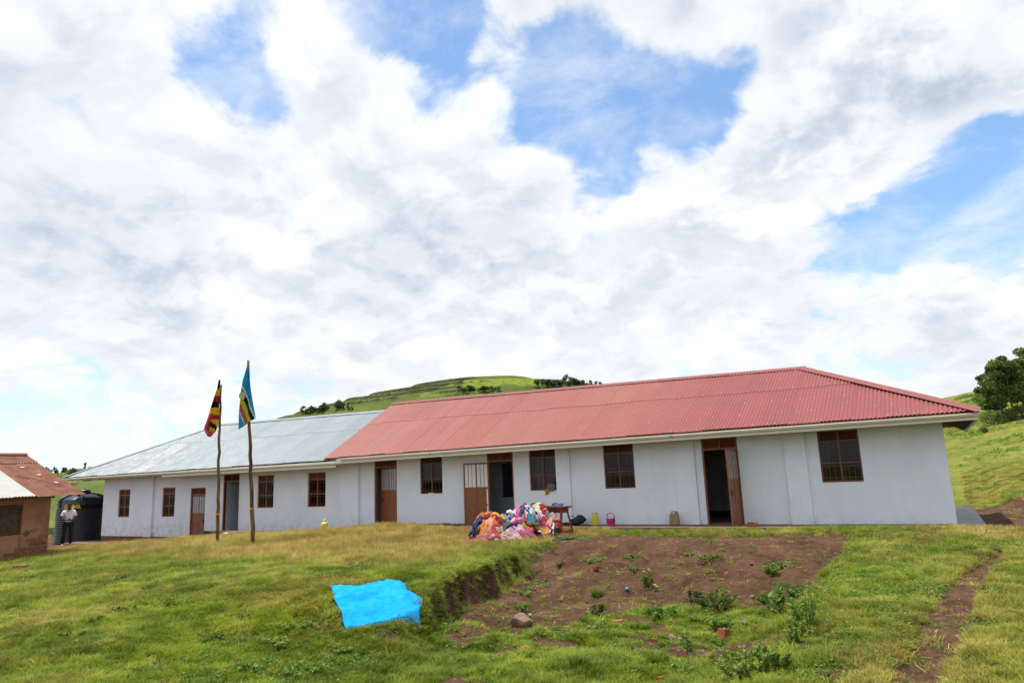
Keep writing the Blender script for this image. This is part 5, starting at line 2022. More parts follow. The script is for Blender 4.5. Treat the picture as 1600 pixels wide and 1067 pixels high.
def black_bag():
    q = on_z(910, 819, -.022)
    T = thing('bag', 'crumpled black bag lying at the foot of the wall by the desk', 'bag', (q[0], -.42, -.022), .1)
    b = bmesh.new()
    bmesh.ops.create_icosphere(b, subdivisions=4, radius=1)
    for v in b.verts:
        n = fbm(np.array([v.co.x * 2.3 + 7]), np.array([v.co.y * 2.3 + v.co.z * 1.7]), 3)[0] - .5
        v.co = v.co * (1 + n * .8)
        v.co.x *= .30
        v.co.y *= .20
        v.co.z = max(v.co.z * .17 + .13, 0)
        v.co.z += .05 * sin(v.co.x * 9)
    me = bpy.data.meshes.new('bag')
    b.to_mesh(me)
    b.free()
    link('body', me, 'black_plastic', T, True)
    MB().tube([(-.22, -.05, .12), (-.30, -.09, .30), (-.12, -.10, .32), (.0, -.1, .22)], .012, 6).build('strap', 'black_plastic', T, smooth=True)
    b2 = MB()
    b2.lathe([(0, 0), (.13, 0), (.16, .05), (.12, .10), (0, .12)], (-.36, -.12, 0), 14, 1.3, .7)
    b2.build('loose_end', 'black_plastic', T, smooth=True)
    c = MB()
    vs = []
    rnd = random.Random(2)
    for j in range(9):
        for i in range(13):
            vs.append((.26 + i * .035, -.16 + j * .035, .018 + .06 * math.exp(-((i - 4) / 4) ** 2) + rnd.uniform(0, .03)))
    c.add(vs, [(j * 13 + i, j * 13 + i + 1, (j + 1) * 13 + i + 1, (j + 1) * 13 + i) for j in range(8) for i in range(12)])
    o = MB()
    o.v = [(v[0] + q[0], v[1] - .42, v[2] - .022) for v in c.v]
    o.f = c.f
    s = o.build('cloth', cloth_mat((.55, .53, .50)), None, smooth=True)
    tag(s, 'small grey white rag between the black bag and yellow jerrycan', 'cloth')
    s.modifiers.new('thick', 'SOLIDIFY').thickness = .008


black_bag()


def lump(loc, size, m, label, name, cat, seed, kind='rock', rz=0.0, group=None):
    b = bmesh.new()
    rnd = random.Random(seed)
    if kind == 'brick':
        bmesh.ops.create_cube(b, size=1.0)
        bmesh.ops.subdivide_edges(b, edges=list(b.edges), cuts=3, use_grid_fill=True)
        for v in b.verts:
            k = fbm(np.array([v.co.x * 3 + seed]), np.array([v.co.y * 3 + v.co.z * 2.1]), 3)[0] - .5
            v.co *= 1 + k * .16
            if v.co.x > .2 and seed % 2:
                v.co.z *= .75
    else:
        bmesh.ops.create_icosphere(b, subdivisions=3, radius=.5)
        pl = [Vector((rnd.uniform(-1, 1), rnd.uniform(-1, 1), rnd.uniform(-.4, 1))).normalized() for _ in range(7)]
        for v in b.verts:
            for p_ in pl:
                d = v.co.dot(p_)
                if d > .33:
                    v.co -= p_ * (d - .33)
            k = fbm(np.array([v.co.x * 4 + seed]), np.array([v.co.y * 4 + v.co.z * 2.9]), 3)[0] - .5
            v.co *= 1 + k * .25
    for v in b.verts:
        v.co.x *= size[0]
        v.co.y *= size[1]
        v.co.z *= size[2]
    me = bpy.data.meshes.new(name)
    b.to_mesh(me)
    b.free()
    o = link(name, me, m)
    o.location = (loc[0], loc[1], loc[2] + size[2] * .28)
    o.rotation_euler = (rnd.uniform(-.15, .15), rnd.uniform(-.15, .15), rz)
    tag(o, label, cat, group)
    return o


def scatter_lumps():
    q = on_z(1176, 823, -.02)
    o = lump((q[0], q[1] + .05, 0), (.30, .15, .13), 'fired_brick', 'dark red fired brick on the veranda right of the open door', 'brick', 'brick', 3, 'brick', .15)
    o.location.z = .045
    L = [
        (31, 889, (.34, .18, .15), 'fired_brick', 'dark brown brick lying in the grass before the mud house', 'brick', 'brick', 'brick'),
        (815, 978, (.44, .26, .30), 'rock', 'angular brown rock with a dark face at the left foot of the pit', 'rock', 'rock', 'rock'),
        (828, 964, (.09, .07, .06), 'pale_stone', 'small pale stone above the angular rock in the pit', 'stone', 'stone', 'rock'),
        (822, 1015, (.26, .18, .09), 'fired_brick', 'flat reddish stone in the grass below the angular rock', 'stone', 'stone', 'rock'),
        (931, 890, (.17, .11, .08), 'fired_brick', 'orange brick piece high on the bare earth slope', 'brick', 'brick piece', 'brick'),
        (1134, 996, (.20, .15, .17), 'fired_brick', 'broken red brick standing in the pit floor', 'brick', 'brick piece', 'brick'),
        (966, 974, (.20, .12, .08), 'fired_brick', 'flat orange brick piece half hidden in pit grass', 'brick', 'brick piece', 'brick'),
        (1023, 1003, (.12, .10, .07), 'fired_brick', 'small orange brick chip in the pit grass', 'brick', 'brick piece', 'brick'),
        (1050, 1000, (.14, .10, .12), 'rock', 'grey stone behind the small orange chip', 'stone', 'stone', 'rock'),
        (1062, 1003, (.15, .12, .10), 'rock', 'dark grey stone right of the small orange chip', 'stone', 'stone', 'rock'),
        (1036, 1065, (.22, .16, .10), 'fired_brick', 'red stone at the very bottom of the pit foreground', 'stone', 'stone', 'rock'),
        (1121, 952, (.16, .12, .10), 'rock', 'brown stone below the dark green weeds in the pit', 'stone', 'stone', 'rock'),
        (1116, 962, (.17, .10, .08), 'fired_brick', 'orange red brick piece below the dark green weeds', 'brick', 'brick piece', 'brick'),
        (1163, 978, (.13, .12, .12), 'rock', 'round brown stone on the right of the pit floor', 'stone', 'stone', 'rock'),
        (1176, 935, (.13, .11, .10), 'rock', 'brown clod on the right of the earth slope', 'stone', 'clod', 'rock'),
        (1175, 882, (.10, .09, .08), 'fired_brick', 'small reddish stone right high on the earth slope', 'stone', 'stone', 'rock'),
        (76, 869, (.22, .16, .12), 'rock', 'dark stone at the corner of the mud house', 'stone', 'stone', 'rock'),
        (88, 868, (.16, .12, .10), 'rock', 'dark stone on the yard just right of the mud house corner', 'stone', 'stone', 'rock'),
        (335, 837, (.0, .0, .0), None, None, None, None, None),
    ]
    for k, (px, py, sz, m, lab, nm, cat, kd) in enumerate(L):
        if m is None:
            continue
        p = pg(px, py)
        lump(p, sz, m, lab, nm, cat, 20 + k, kd, random.uniform(0, 3))
    # little litter
    p = pg(979, 921)
    o = MB().lathe([(0, 0), (.035, 0), (.04, .05), (.03, .09), (.0, .10)], (0, 0, 0), 10).build('scrap', 'teal_plastic', None, smooth=True)
    o.location = tuple(p)
    o.rotation_euler = (1.2, .3, .5)
    tag(o, 'small teal plastic scrap on the bare earth slope', 'litter')
    p = pg(353, 838)
    T = thing('cup', 'white plastic cup standing on the ground beside the plank bench', 'cup', (p[0], p[1], p[2]))
    MB().lathe([(0, 0), (.07, 0), (.09, .16), (.085, .16), (.066, .01), (0, .01)], (0, 0, 0), 16).build('body', 'white_plastic', T, smooth=True)
    MB().tube([(.08, 0, .13), (.13, 0, .12), (.12, 0, .05), (.075, 0, .04)], .010, 6).build('handle', 'white_plastic', T)
    # papers and cap in the windows
    o = MB().box((-17.83, -.01, 1.170), (-17.60, .05, 1.205)).build('paper', 'white_plastic', None, bevel=.006)
    tag(o, 'folded white paper on the sill of the window between the first two doors', 'paper')
    b = bmesh.new()
    bmesh.ops.create_icosphere(b, subdivisions=3, radius=.17)
    for v in b.verts:
        k = fbm(np.array([v.co.x * 9]), np.array([v.co.y * 9 + v.co.z * 5]), 3)[0] - .5
        v.co *= 1 + k * .7
        v.co.z *= .8
        v.co.y *= .45
    me = bpy.data.meshes.new('cap')
    b.to_mesh(me)
    b.free()
    o = link('cap', me, cloth_mat((.13, .14, .16)), None, True)
    o.location = (-12.27, -.04, 1.30)
    tag(o, 'grey cloth cap stuffed in the window above the desk', 'cap')
    V = []
    for i in range(12):
        for j in range(7):
            V.append((-12.52 + j * .05 + .01 * sin(i), -.045 + .018 * sin(j * 1.8 + i * .3), 1.24 - i * .020 * (1 if j < 3 else .45)))
    o = MB().add(V, [(i * 7 + j, i * 7 + j + 1, (i + 1) * 7 + j + 1, (i + 1) * 7 + j) for i in range(11) for j in range(6)]).build('cloth', cloth_mat((.48, .17, .02)), None, smooth=True)
    o.modifiers.new('thick', 'SOLIDIFY').thickness = .01
    tag(o, 'orange rag hanging from the window sill above the desk', 'cloth')


scatter_lumps()


# ------------------------------------------------------------------ the person by the tank
def skin_obj(name, verts, edges, radii, m, parent, root=0, sub=2):
    me = bpy.data.meshes.new(name)
    me.from_pydata(verts, edges, [])
    o = link(name, me, m, parent)
    md = o.modifiers.new('skin', 'SKIN')
    md.use_smooth_shade = True
    sk = me.skin_vertices[0].data if len(me.skin_vertices) else None
    if sk is None:
        bpy.context.view_layer.objects.active = o
    for i, r in enumerate(radii):
        rr = r if hasattr(r, '__len__') else (r, r)
        me.skin_vertices[0].data[i].radius = rr
    me.skin_vertices[0].data[root].use_root = True
    ss = o.modifiers.new('sub', 'SUBSURF')
    ss.levels = sub
    ss.render_levels = sub
    return o


def person():
    g = pg(104, 853, 20, 60)
    face = math.atan2(CAM[0] - g[0], -(CAM[1] - g[1])) + .15   # local -y towards the viewer
    T = thing('person', 'person in white short sleeved shirt and black trousers standing before the black tank', 'person', g, face)
    # weight on one leg, forearms folded in front of the waist, head turned slightly
    V = [(0, 0, .98), (0, .01, 1.12), (0, .02, 1.28), (0, .02, 1.42), (0, .01, 1.50), (0, -.01, 1.60), (0, -.015, 1.70),
         (.10, 0, .93), (.12, -.02, .52), (.125, .02, .10), (.13, -.13, .045),
         (-.10, 0, .93), (-.15, -.07, .52), (-.17, -.05, .10), (-.19, -.20, .045),
         (.18, .02, 1.41), (.27, .02, 1.16), (.12, -.17, 1.06), (.03, -.20, 1.07),
         (-.18, .02, 1.41), (-.28, .0, 1.16), (-.14, -.19, 1.09), (-.04, -.22, 1.10)]
    E = [(0, 1), (1, 2), (2, 3), (3, 4), (4, 5), (5, 6), (0, 7), (7, 8), (8, 9), (9, 10), (0, 11), (11, 12), (12, 13), (13, 14), (3, 15), (15, 16), (16, 17), (17, 18), (3, 19), (19, 20), (20, 21), (21, 22)]
    Rr = [(.14, .10), (.13, .095), (.15, .105), (.13, .09), (.055, .055), (.078, .09), (.075, .085), (.085, .09), (.058, .06), (.04, .042), (.04, .03), (.085, .09), (.058, .06), (.04, .042), (.04, .03),
          (.058, .058), (.042, .042), (.030, .030), (.028, .020), (.058, .058), (.042, .042), (.030, .030), (.028, .020)]
    try:
        body = skin_obj('body', V, E, Rr, 'skin_dark', T)
    except Exception:
        body = None
    # fingers, nose, ears, eyes joined as one small mesh
    fm = MB()
    for (hx, hy, hz, sx) in ((.02, -.205, 1.07, -1), (-.03, -.225, 1.10, 1)):
        for k in range(4):
            L = (.07, .08, .075, .06)[k]
            z = hz + .024 - k * .016
            fm.tube([(hx, hy, z), (hx + sx * L * .5, hy - .02, z - .004), (hx + sx * L, hy - .008, z - .012)], [.009, .008, .006], 6)
        fm.tube([(hx - sx * .02, hy, hz + .025), (hx + sx * .01, hy - .02, hz + .05), (hx + sx * .035, hy - .015, hz + .06)], [.010, .009, .007], 6)
    fm.tube([(0, -.095, 1.665), (0, -.118, 1.63), (0, -.095, 1.622)], [.010, .018, .014], 8)
    for sx in (-1, 1):
        fm.lathe([(0, -.03), (.016, -.02), (.02, 0), (.016, .02), (0, .03)], (sx * .083, 0, 1.645), 8, .6, 1.2)
    fm.tube([(-.028, -.098, 1.593), (0, -.104, 1.592), (.028, -.098, 1.593)], [.006, .009, .006], 6)
    fm.build('hands_and_features', 'skin_dark', T, smooth=True)
    ey_ = MB()
    for sx in (-1, 1):
        ey_ = MB().lathe([(0, -.008), (.012, -.004), (.012, .004), (0, .008)], (sx * .032, -.092, 1.662), 10, 1, .6)
        ey_.build('eye', 'white_plastic', T, smooth=True)
    # hair cap
    b = bmesh.new()
    bmesh.ops.create_uvsphere(b, u_segments=20, v_segments=14, radius=1)
    for v in list(b.verts):
        v.co = Vector((v.co.x * .088, v.co.y * .10 + .0, v.co.z * .10 + 1.69))
    bmesh.ops.delete(b, geom=[v for v in b.verts if v.co.z < 1.66 + (.045 if v.co.y < -.03 else 0)], context='VERTS')
    me = bpy.data.meshes.new('hair')
    b.to_mesh(me)
    b.free()
    link('hair', me, 'hair_black', T, True)
    # shirt
    SV = [(0, 0, .93), (0, .01, 1.12), (0, .02, 1.28), (0, .02, 1.42), (0, .012, 1.475), (.18, .02, 1.41), (.255, .02, 1.20), (-.18, .02, 1.41), (-.262, .006, 1.20)]
    SE = [(0, 1), (1, 2), (2, 3), (3, 4), (3, 5), (5, 6), (3, 7), (7, 8)]
    skin_obj('shirt', SV, SE, [(.185, .14), (.165, .125), (.175, .125), (.15, .105), (.07, .065), (.082, .082), (.078, .078), (.082, .082), (.078, .078)], 'shirt_white', T, 2)
    TV = [(0, 0, .99), (.10, 0, .92), (.12, -.02, .52), (.125, .02, .09), (-.10, 0, .92), (-.15, -.07, .52), (-.17, -.05, .09)]
    TE = [(0, 1), (1, 2), (2, 3), (0, 4), (4, 5), (5, 6)]
    skin_obj('trousers', TV, TE, [(.15, .115), (.105, .11), (.082, .085), (.080, .085), (.105, .11), (.082, .085), (.080, .085)], 'trouser_black', T, 0)
    sh = MB()
    for (x, y) in ((.13, -.06), (-.185, -.13)):
        sh = MB().lathe([(0, 0), (.9, 0), (1, .02), (.95, .05), (.6, .08), (0, .09)], (x, y, 0), 14, .055, .13)
        sh.build('shoe', 'shoe_pale', T, smooth=True)


person()

# ------------------------------------------------------------------ vegetation
def blade_clump(n, rad, h0, h1, w, seed, bend=.55, segs=2):
    """n curved tapering blades -> arrays"""
    r = np.random.default_rng(seed)
    V = []
    F = []
    tone = []
    for k in range(n):
        a = r.uniform(0, 2 * pi)
        rr = rad * math.sqrt(r.uniform(0, 1))
        bx, by = rr * cos(a), rr * sin(a)
        h = r.uniform(h0, h1)
        da = a + r.uniform(-1.2, 1.2)
        b = bend * r.uniform(.3, 1.4) * h
        ww = w * r.uniform(.7, 1.3)
        pa = da + pi / 2 + r.uniform(-.6, .6)
        ox, oy = cos(pa) * ww, sin(pa) * ww
        tn = r.uniform(0, 1)
        base = len(V)
        for s in range(segs + 1):
            t = s / segs
            cx = bx + cos(da) * b * t * t
            cy = by + sin(da) * b * t * t
            cz = h * (t - .25 * t * t * min(1.5, bend)) - .01
            k_ = (1 - t) * .9 + .1 if s < segs else 0
            if s < segs:
                V += [(cx - ox * k_, cy - oy * k_, cz), (cx + ox * k_, cy + oy * k_, cz)]
                tone += [tn, tn]
            else:
                V += [(cx, cy, cz)]
                tone += [tn]
        for s in range(segs - 1):
            i = base + 2 * s
            F += [(i, i + 1, i + 3), (i, i + 3, i + 2)]
        i = base + 2 * (segs - 1)
        F += [(i, i + 1, i + 2)]
    return np.array(V), np.array(F), np.array(tone)


def leaf_cloud(C, N, size, aspect, r, fold=.25):
    """diamond leaves at centres C with directions N; returns V,F"""
    n = len(C)
    up = r.normal(size=(n, 3))
    d = N / (np.linalg.norm(N, axis=1, keepdims=True) + 1e-9)
    s = np.cross(d, up)
    s /= np.linalg.norm(s, axis=1, keepdims=True) + 1e-9
    nn = np.cross(d, s)
    L = size * r.uniform(.6, 1.35, (n, 1))
    Wd = L * aspect
    a = C - d * L * .5
    b = C + s * Wd * .5 + nn * L * fold * .3 - d * L * .05
    c = C + d * L * .5
    e = C - s * Wd * .5 + nn * L * fold * .3 - d * L * .05
    V = np.stack([a, b, c, e], 1).reshape(-1, 3)
    i = np.arange(n)[:, None] * 4
    F = np.concatenate([np.concatenate([i, i + 1, i + 2], 1), np.concatenate([i, i + 2, i + 3], 1)], 0)
    return V, F


def weed_clump(n, rad, h, size, aspect, seed, stems=True):
    r = np.random.default_rng(seed)
    a = r.uniform(0, 2 * pi, n)
    rr = rad * np.sqrt(r.uniform(0, 1, n))
    z = h * r.uniform(.15, 1, n) * (1 - .5 * (rr / rad) ** 2)
    C = np.stack([rr * np.cos(a), rr * np.sin(a), z], 1)
    N = np.stack([np.cos(a) + r.normal(0, .5, n), np.sin(a) + r.normal(0, .5, n), r.normal(.25, .4, n)], 1)
    V, F = leaf_cloud(C, N, size, aspect, r)
    tone = np.repeat(r.uniform(0, 1, n), 4)
    return V, F, tone


PROTO = {}


def proto_collection(name, meshes, m):
    c = bpy.data.collections.new(name)
    for k, (V, F, tone) in enumerate(meshes):
        me = np_mesh(name, V, F, tone)
        me.materials.append(MATS[m])
        o = bpy.data.objects.new('%s_%d' % (name, k), me)
        c.objects.link(o)
    return c


def scatter_object(name, pts, rot, scl, dry, coll, label):
    pts = np.asarray(pts)
    vig = np.clip(.5 + 1.5 * (fbm(pts[:, 0] * 1.3 + 7, pts[:, 1] * 1.3, 3) - .5) + 1.4 * (fbm(pts[:, 0] * 5, pts[:, 1] * 5 + 3, 2) - .5), 0, 1)  # noise that darkens tufts in patches, standing in for shade among the grass
    me = bpy.data.meshes.new(name)
    me.vertices.add(len(pts))
    me.vertices.foreach_set('co', np.asarray(pts, np.float32).ravel())
    for nm, tp, val, key in (('rot', 'FLOAT_VECTOR', rot, 'vector'), ('scl', 'FLOAT_VECTOR', scl, 'vector'), ('dry', 'FLOAT', dry, 'value'), ('vig', 'FLOAT', vig, 'value')):
        a = me.attributes.new(nm, tp, 'POINT')
        a.data.foreach_set(key, np.asarray(val, np.float32).ravel())
    o = bpy.data.objects.new(name, me)
    COL.objects.link(o)
    ng = bpy.data.node_groups.new(name + '_scatter', 'GeometryNodeTree')
    ng.interface.new_socket('Geometry', in_out='INPUT', socket_type='NodeSocketGeometry')
    ng.interface.new_socket('Geometry', in_out='OUTPUT', socket_type='NodeSocketGeometry')
    N = ng.nodes
    L = ng.links
    gi = N.new('NodeGroupInput')
    go = N.new('NodeGroupOutput')
    ci = N.new('GeometryNodeCollectionInfo')
    ci.inputs['Collection'].default_value = coll
    ci.inputs['Separate Children'].default_value = True
    ci.inputs['Reset Children'].default_value = True
    iop = N.new('GeometryNodeInstanceOnPoints')
    iop.inputs['Pick Instance'].default_value = True
    rv = N.new('FunctionNodeRandomValue')
    rv.data_type = 'INT'
    rv.inputs[4].default_value = 0
    rv.inputs[5].default_value = len(coll.objects) - 1
    ra = N.new('GeometryNodeInputNamedAttribute')
    ra.data_type = 'FLOAT_VECTOR'
    ra.inputs[0].default_value = 'rot'
    sa = N.new('GeometryNodeInputNamedAttribute')
    sa.data_type = 'FLOAT_VECTOR'
    sa.inputs[0].default_value = 'scl'
    e2r = N.new('FunctionNodeEulerToRotation')
    L.new(ra.outputs[0], e2r.inputs[0])
    L.new(gi.outputs[0], iop.inputs['Points'])
    L.new(ci.outputs[0], iop.inputs['Instance'])
    L.new(rv.outputs[2], iop.inputs['Instance Index'])
    L.new(e2r.outputs[0], iop.inputs['Rotation'])
    L.new(sa.outputs[0], iop.inputs['Scale'])
    L.new(iop.outputs[0], go.inputs[0])
    md = o.modifiers.new('scatter', 'NODES')
    md.node_group = ng
    o['kind'] = 'stuff'
    o['label'] = label
    return o


def in_view(x, y, margin=1.5):
    P = np.stack([x, y, ground_h(x, y) + .05], -1) - CAM
    c = P @ FW
    px = 800 + F_PX * (P @ CX) / np.maximum(c, .1)
    py = 533.5 - F_PX * (P @ CY) / np.maximum(c, .1)
    return (c > 2) & (px > -280 * margin) & (px < 1600 + 300 * margin) & (py < 1067 + 220 * margin), c


def dry_w(x, y):
    n = fbm(x * .45, y * .45, 4) - .5
    n2 = fbm(x * 1.7 + 3, y * 1.7, 3) - .5
    d = .10 + .14 * sstep(-12.5, -9, y)
    lawn = sstep(-13.2, -9.8, y + n * 3 + .15 * (x + 12)) * (1 - sstep(-10.2, -7.8, x + n * 2))
    d = np.maximum(d, lawn * .72)
    d = np.maximum(d, .55 * (1 - sstep(-3.0, -1.8, -np.abs(x + .3 - (y + 8) * .10) * 1.0 - n * 1.5)) * 0)
    px = np.interp(y, PATH[:, 1], PATH[:, 0])
    d = np.maximum(d, .62 * np.exp(-((x - px - .1) / .75) ** 2) * (x > -4))
    d = np.maximum(d, .5 * sstep(-6.5, -3.5, y + n * 2) * sstep(-3, -1, x))
    m, xl, xr = pit_parts(x, y)
    d = d * (1 - .8 * m * (1 - sstep(-9, -7.5, y)))
    # green flush along the pit rim on the left
    d = d * (1 - .75 * np.exp(-((x - xl + .5) / .8) ** 2) * (y < -5.5))
    d = d * (1 - .65 * np.exp(-(((x - 1.5) / 1.2) ** 2)) * (y < -7))
    d = np.clip(d + n2 * 1.0 + n * 1.0, 0, 1)
    return d * (1 - .85 * m * (1 - sstep(-9.5, -8, y))) * (1 - .7 * np.exp(-((x - xl + .5) / .8) ** 2) * (y < -5.5))


def under_cloth(x, y):
    a, b, c_, d_ = [pg(*q)[:2] for q in ((513, 921), (628, 911), (660, 977), (540, 987))]
    ins = np.ones(len(x), bool)
    poly = [a, b, c_, d_]
    for i in range(4):
        p, q = poly[i], poly[(i + 1) % 4]
        ins &= ((q[0] - p[0]) * (y - p[1]) - (q[1] - p[1]) * (x - p[0])) < .02
    return ins


def build_grass():
    r = np.random.default_rng(5)
    # prototypes
    short = proto_collection('turf_tuft', [blade_clump(30, .075, .03, .085, .0048, 10 + k, 1.25) for k in range(7)], 'blade')
    long_ = proto_collection('seed_grass', [blade_clump(20, .06, .07, .17, .0042, 40 + k, .7, 3) for k in range(6)], 'blade')
    hang = proto_collection('hanging_grass', [blade_clump(22, .06, .07, .17, .006, 60 + k, 1.2, 3) for k in range(5)], 'blade')
    cover = proto_collection('ground_leaf', [weed_clump(26, .11, .05, .038, .62, 80 + k) for k in range(6)], 'broad_leaf')
    bankf = proto_collection('bank_leaf', [weed_clump(40, .14, .13, .045, .5, 90 + k) for k in range(5)], 'dark_leaf')

    def cand(n, x0, x1, y0, y1):
        x = r.uniform(x0, x1, n)
        y = r.uniform(y0, y1, n)
        ok, c = in_view(x, y)
        return x[ok], y[ok], c[ok]

    def finish_pts(x, y, c, tilt, s0, s1):
        z = ground_h(x, y)
        n = len(x)
        rot = np.stack([r.normal(0, tilt, n), r.normal(0, tilt, n), r.uniform(0, 2 * pi, n)], 1)
        s = r.uniform(s0, s1, n)
        return np.stack([x, y, z - .004], 1), rot, s

    ok_house = lambda x, y: ~under_cloth(x, y) & ~(((x > -36.5) & (x < -28.15) & (y < -8.9)) | ((y > -1.46) & (x > -21.5) & (x < .66)) | ((x > -41.5) & (x < -21) & (y > -.1)))
    # ---- short turf everywhere
    X, Y, C = cand(230000, -36, 8, -19, 0)
    X2, Y2, C2 = cand(270000, -15, 5, -20, -7)
    X3, Y3, C3 = cand(110000, .8, 22, 0, 34)
    kf = r.uniform(0, 1, len(X3)) < (1 - sstep(12, 34, Y3)) * (1 - sstep(10, 22, X3))
    X3, Y3, C3 = X3[kf], Y3[kf], C3[kf]
    x = np.concatenate([X, X2, X3])
    y = np.concatenate([Y, Y2, Y3])
    c = np.concatenate([C, C2, C3])
    d = dirt_w(x, y)
    m, xl, xr = pit_parts(x, y)
    pr = np.clip(1.15 - 1.5 * d, 0, 1)
    pr = pr * (.12 + .95 * sstep(.36, .56, fbm(x * 2.5, y * 2.5, 3)))
    pr = np.where((m > .5) & (y > -9.5), pr * .8, pr)
    k = (r.uniform(0, 1, len(x)) < np.maximum(pr, .012)) & ok_house(x, y)
    x, y, c = x[k], y[k], c[k]
    P, rot, s = finish_pts(x, y, c, .18, .6, 1.15)
    s = s * (.75 + .6 * fbm(x * .8 + 4, y * .8, 3)) * np.interp(c, [8, 20, 35], [1.0, 1.15, 1.5])
    scatter_object('grass', P, rot, np.stack([s, s, s * r.uniform(.75, 1.3, len(s))], 1), dry_w(x, y), short, 'short patchy green and straw coloured turf over the yard')
    # ---- longer seeding grass in the dry lawn and by the pit
    x, y, c = cand(110000, -34, 8, -18, -1.2)
    d = dirt_w(x, y)
    n = fbm(x * .8, y * .8, 4)
    lawn = sstep(-11.5, -9.0, y) * (1 - sstep(-9.8, -8.6, x))
    m, xl, xr = pit_parts(x, y)
    pr = np.clip(1 - 1.6 * d, 0, 1) * np.clip(lawn * .75 + .10 + .5 * sstep(.52, .66, n) + .55 * sstep(-5.5, -2, y) * sstep(-3.5, -1, x) + .35 * m, 0, 1) * .8
    k = (r.uniform(0, 1, len(x)) < pr) & ok_house(x, y)
    x, y, c = x[k], y[k], c[k]
    P, rot, s = finish_pts(x, y, c, .15, .55, 1.2)
    dd = np.clip(dry_w(x, y) + .10 * r.normal(size=len(x)), 0, 1)
    lw = (sstep(-11.5, -9.0, y) * (1 - sstep(-9.8, -8.6, x)))
    scatter_object('tall_grass', P, rot, np.stack([s, s, s * (1 + .55 * lw)], 1), np.clip(dd + .25 * lw, 0, 1), long_, 'longer seeding grass standing above the dry lawn')
    # ---- small-leaved ground cover in the foreground and on the pit floor
    x, y, c = cand(60000, -14, 4, -18, -3)
    n = fbm(x * .9 + 31, y * .9 + 7, 4)
    n_ = fbm(x * 3.1, y * 3.1 + 2, 3)
    m, xl, xr = pit_parts(x, y)
    d = dirt_w(x, y)
    patch = np.exp(-(((x + 9.0) / 1.5) ** 2 + ((y + 16.0) / 1.1) ** 2)) * 1.2 + np.exp(-(((x + 8.3) / .9) ** 2 + ((y + 15.2) / .9) ** 2))
    pr = sstep(.54, .66, n) * .38 + patch * sstep(.42, .55, n_) * .8 + m * sstep(.44, .58, n_) * .8 * (1 - d) + .35 * np.exp(-((x - xl + .3) / .45) ** 2) * (y > -13.4) * (y < -5.5)
    pr = pr + .30 * sstep(-2.6, -1.9, x) * (1 - sstep(-1.2, .2, x)) * (y < -5) * sstep(.45, .6, n_)
    pr = pr * np.clip(1.1 - .95 * d, .10, 1)
    k = (r.uniform(0, 1, len(x)) < pr) & ~under_cloth(x, y)
    x, y, c = x[k], y[k], c[k]
    P, rot, s = finish_pts(x, y, c, .2, .6, 1.25)
    scatter_object('ground_cover', P, rot, np.stack([s, s, s], 1), np.zeros(len(x)), cover, 'low round leaved weeds spread in patches over turf and pit floor')
    # ---- overhanging growth on the steep left bank and right lip of the pit
    n = 7000
    yb = r.uniform(-13.4, -5.0, n)
    side = r.uniform(0, 1, n) < .80
    xl = np.array(pit_parts(np.full(n, -8.0), yb)[1])
    xr = np.array(pit_parts(np.full(n, -2.2), yb)[2])
    wl = np.interp(yb, [-16, -13.3, -12.3, -5], [1.8, .55, .24, .40])
    t = r.uniform(-.25, .95, n)
    xx = np.where(side, xl + t * wl + r.normal(0, .05, n), xr - r.uniform(-.2, .6, n))
    # re-evaluate the ragged edge at the true x
    zz = ground_h(xx, yb)
    keep = (r.uniform(0, 1, n) < np.where(side, .46 * (1 - .72 * sstep(-.05, .40, t)), .06 * (yb < -7)))
    xx, yb, zz, side = xx[keep], yb[keep], zz[keep], side[keep]
    n = len(xx)
    h = r.uniform(0, 1, n) < .62
    rz = np.where(side, 0.0, pi) + r.normal(0, .5, n)
    rotA = np.stack([r.normal(0, .25, n), r.uniform(.35, 1.1, n), rz], 1)
    s = r.uniform(.6, 1.15, n)
    Pp = np.stack([xx, yb, zz], 1)
    sc = np.stack([s, s, s], 1)
    scatter_object('hanging_grass', Pp[h], rotA[h], sc[h] * .72, np.clip(r.normal(.16, .2, h.sum()), 0, 1), hang, 'long grass hanging over the edge of the dug pit')
    h2 = ~h
    scatter_object('bank_weeds', Pp[h2], rotA[h2], sc[h2] * .5, np.zeros(h2.sum()), bankf, 'leafy growth on the steep bank of the pit')
    # ---- rough growth on the field behind, seen right of the school
    x, y, c = cand(24000, 1, 90, 8, 110)
    nn = fbm(x * .25, y * .25, 4)
    k = (r.uniform(0, 1, len(x)) < sstep(.42, .6, nn)) & (dirt_w(x, y) < .5)
    x, y, c = x[k], y[k], c[k]
    P, rot, s = finish_pts(x, y, c, .1, .8, 1.6)
    s = s * np.interp(c, [25, 60, 130], [1.3, 3.0, 5.5])
    scatter_object('field_weeds', P, rot, np.stack([s, s, s * .8], 1), np.zeros(len(x)), cover, 'low leafy crop and weeds on the hillside field')


build_grass()


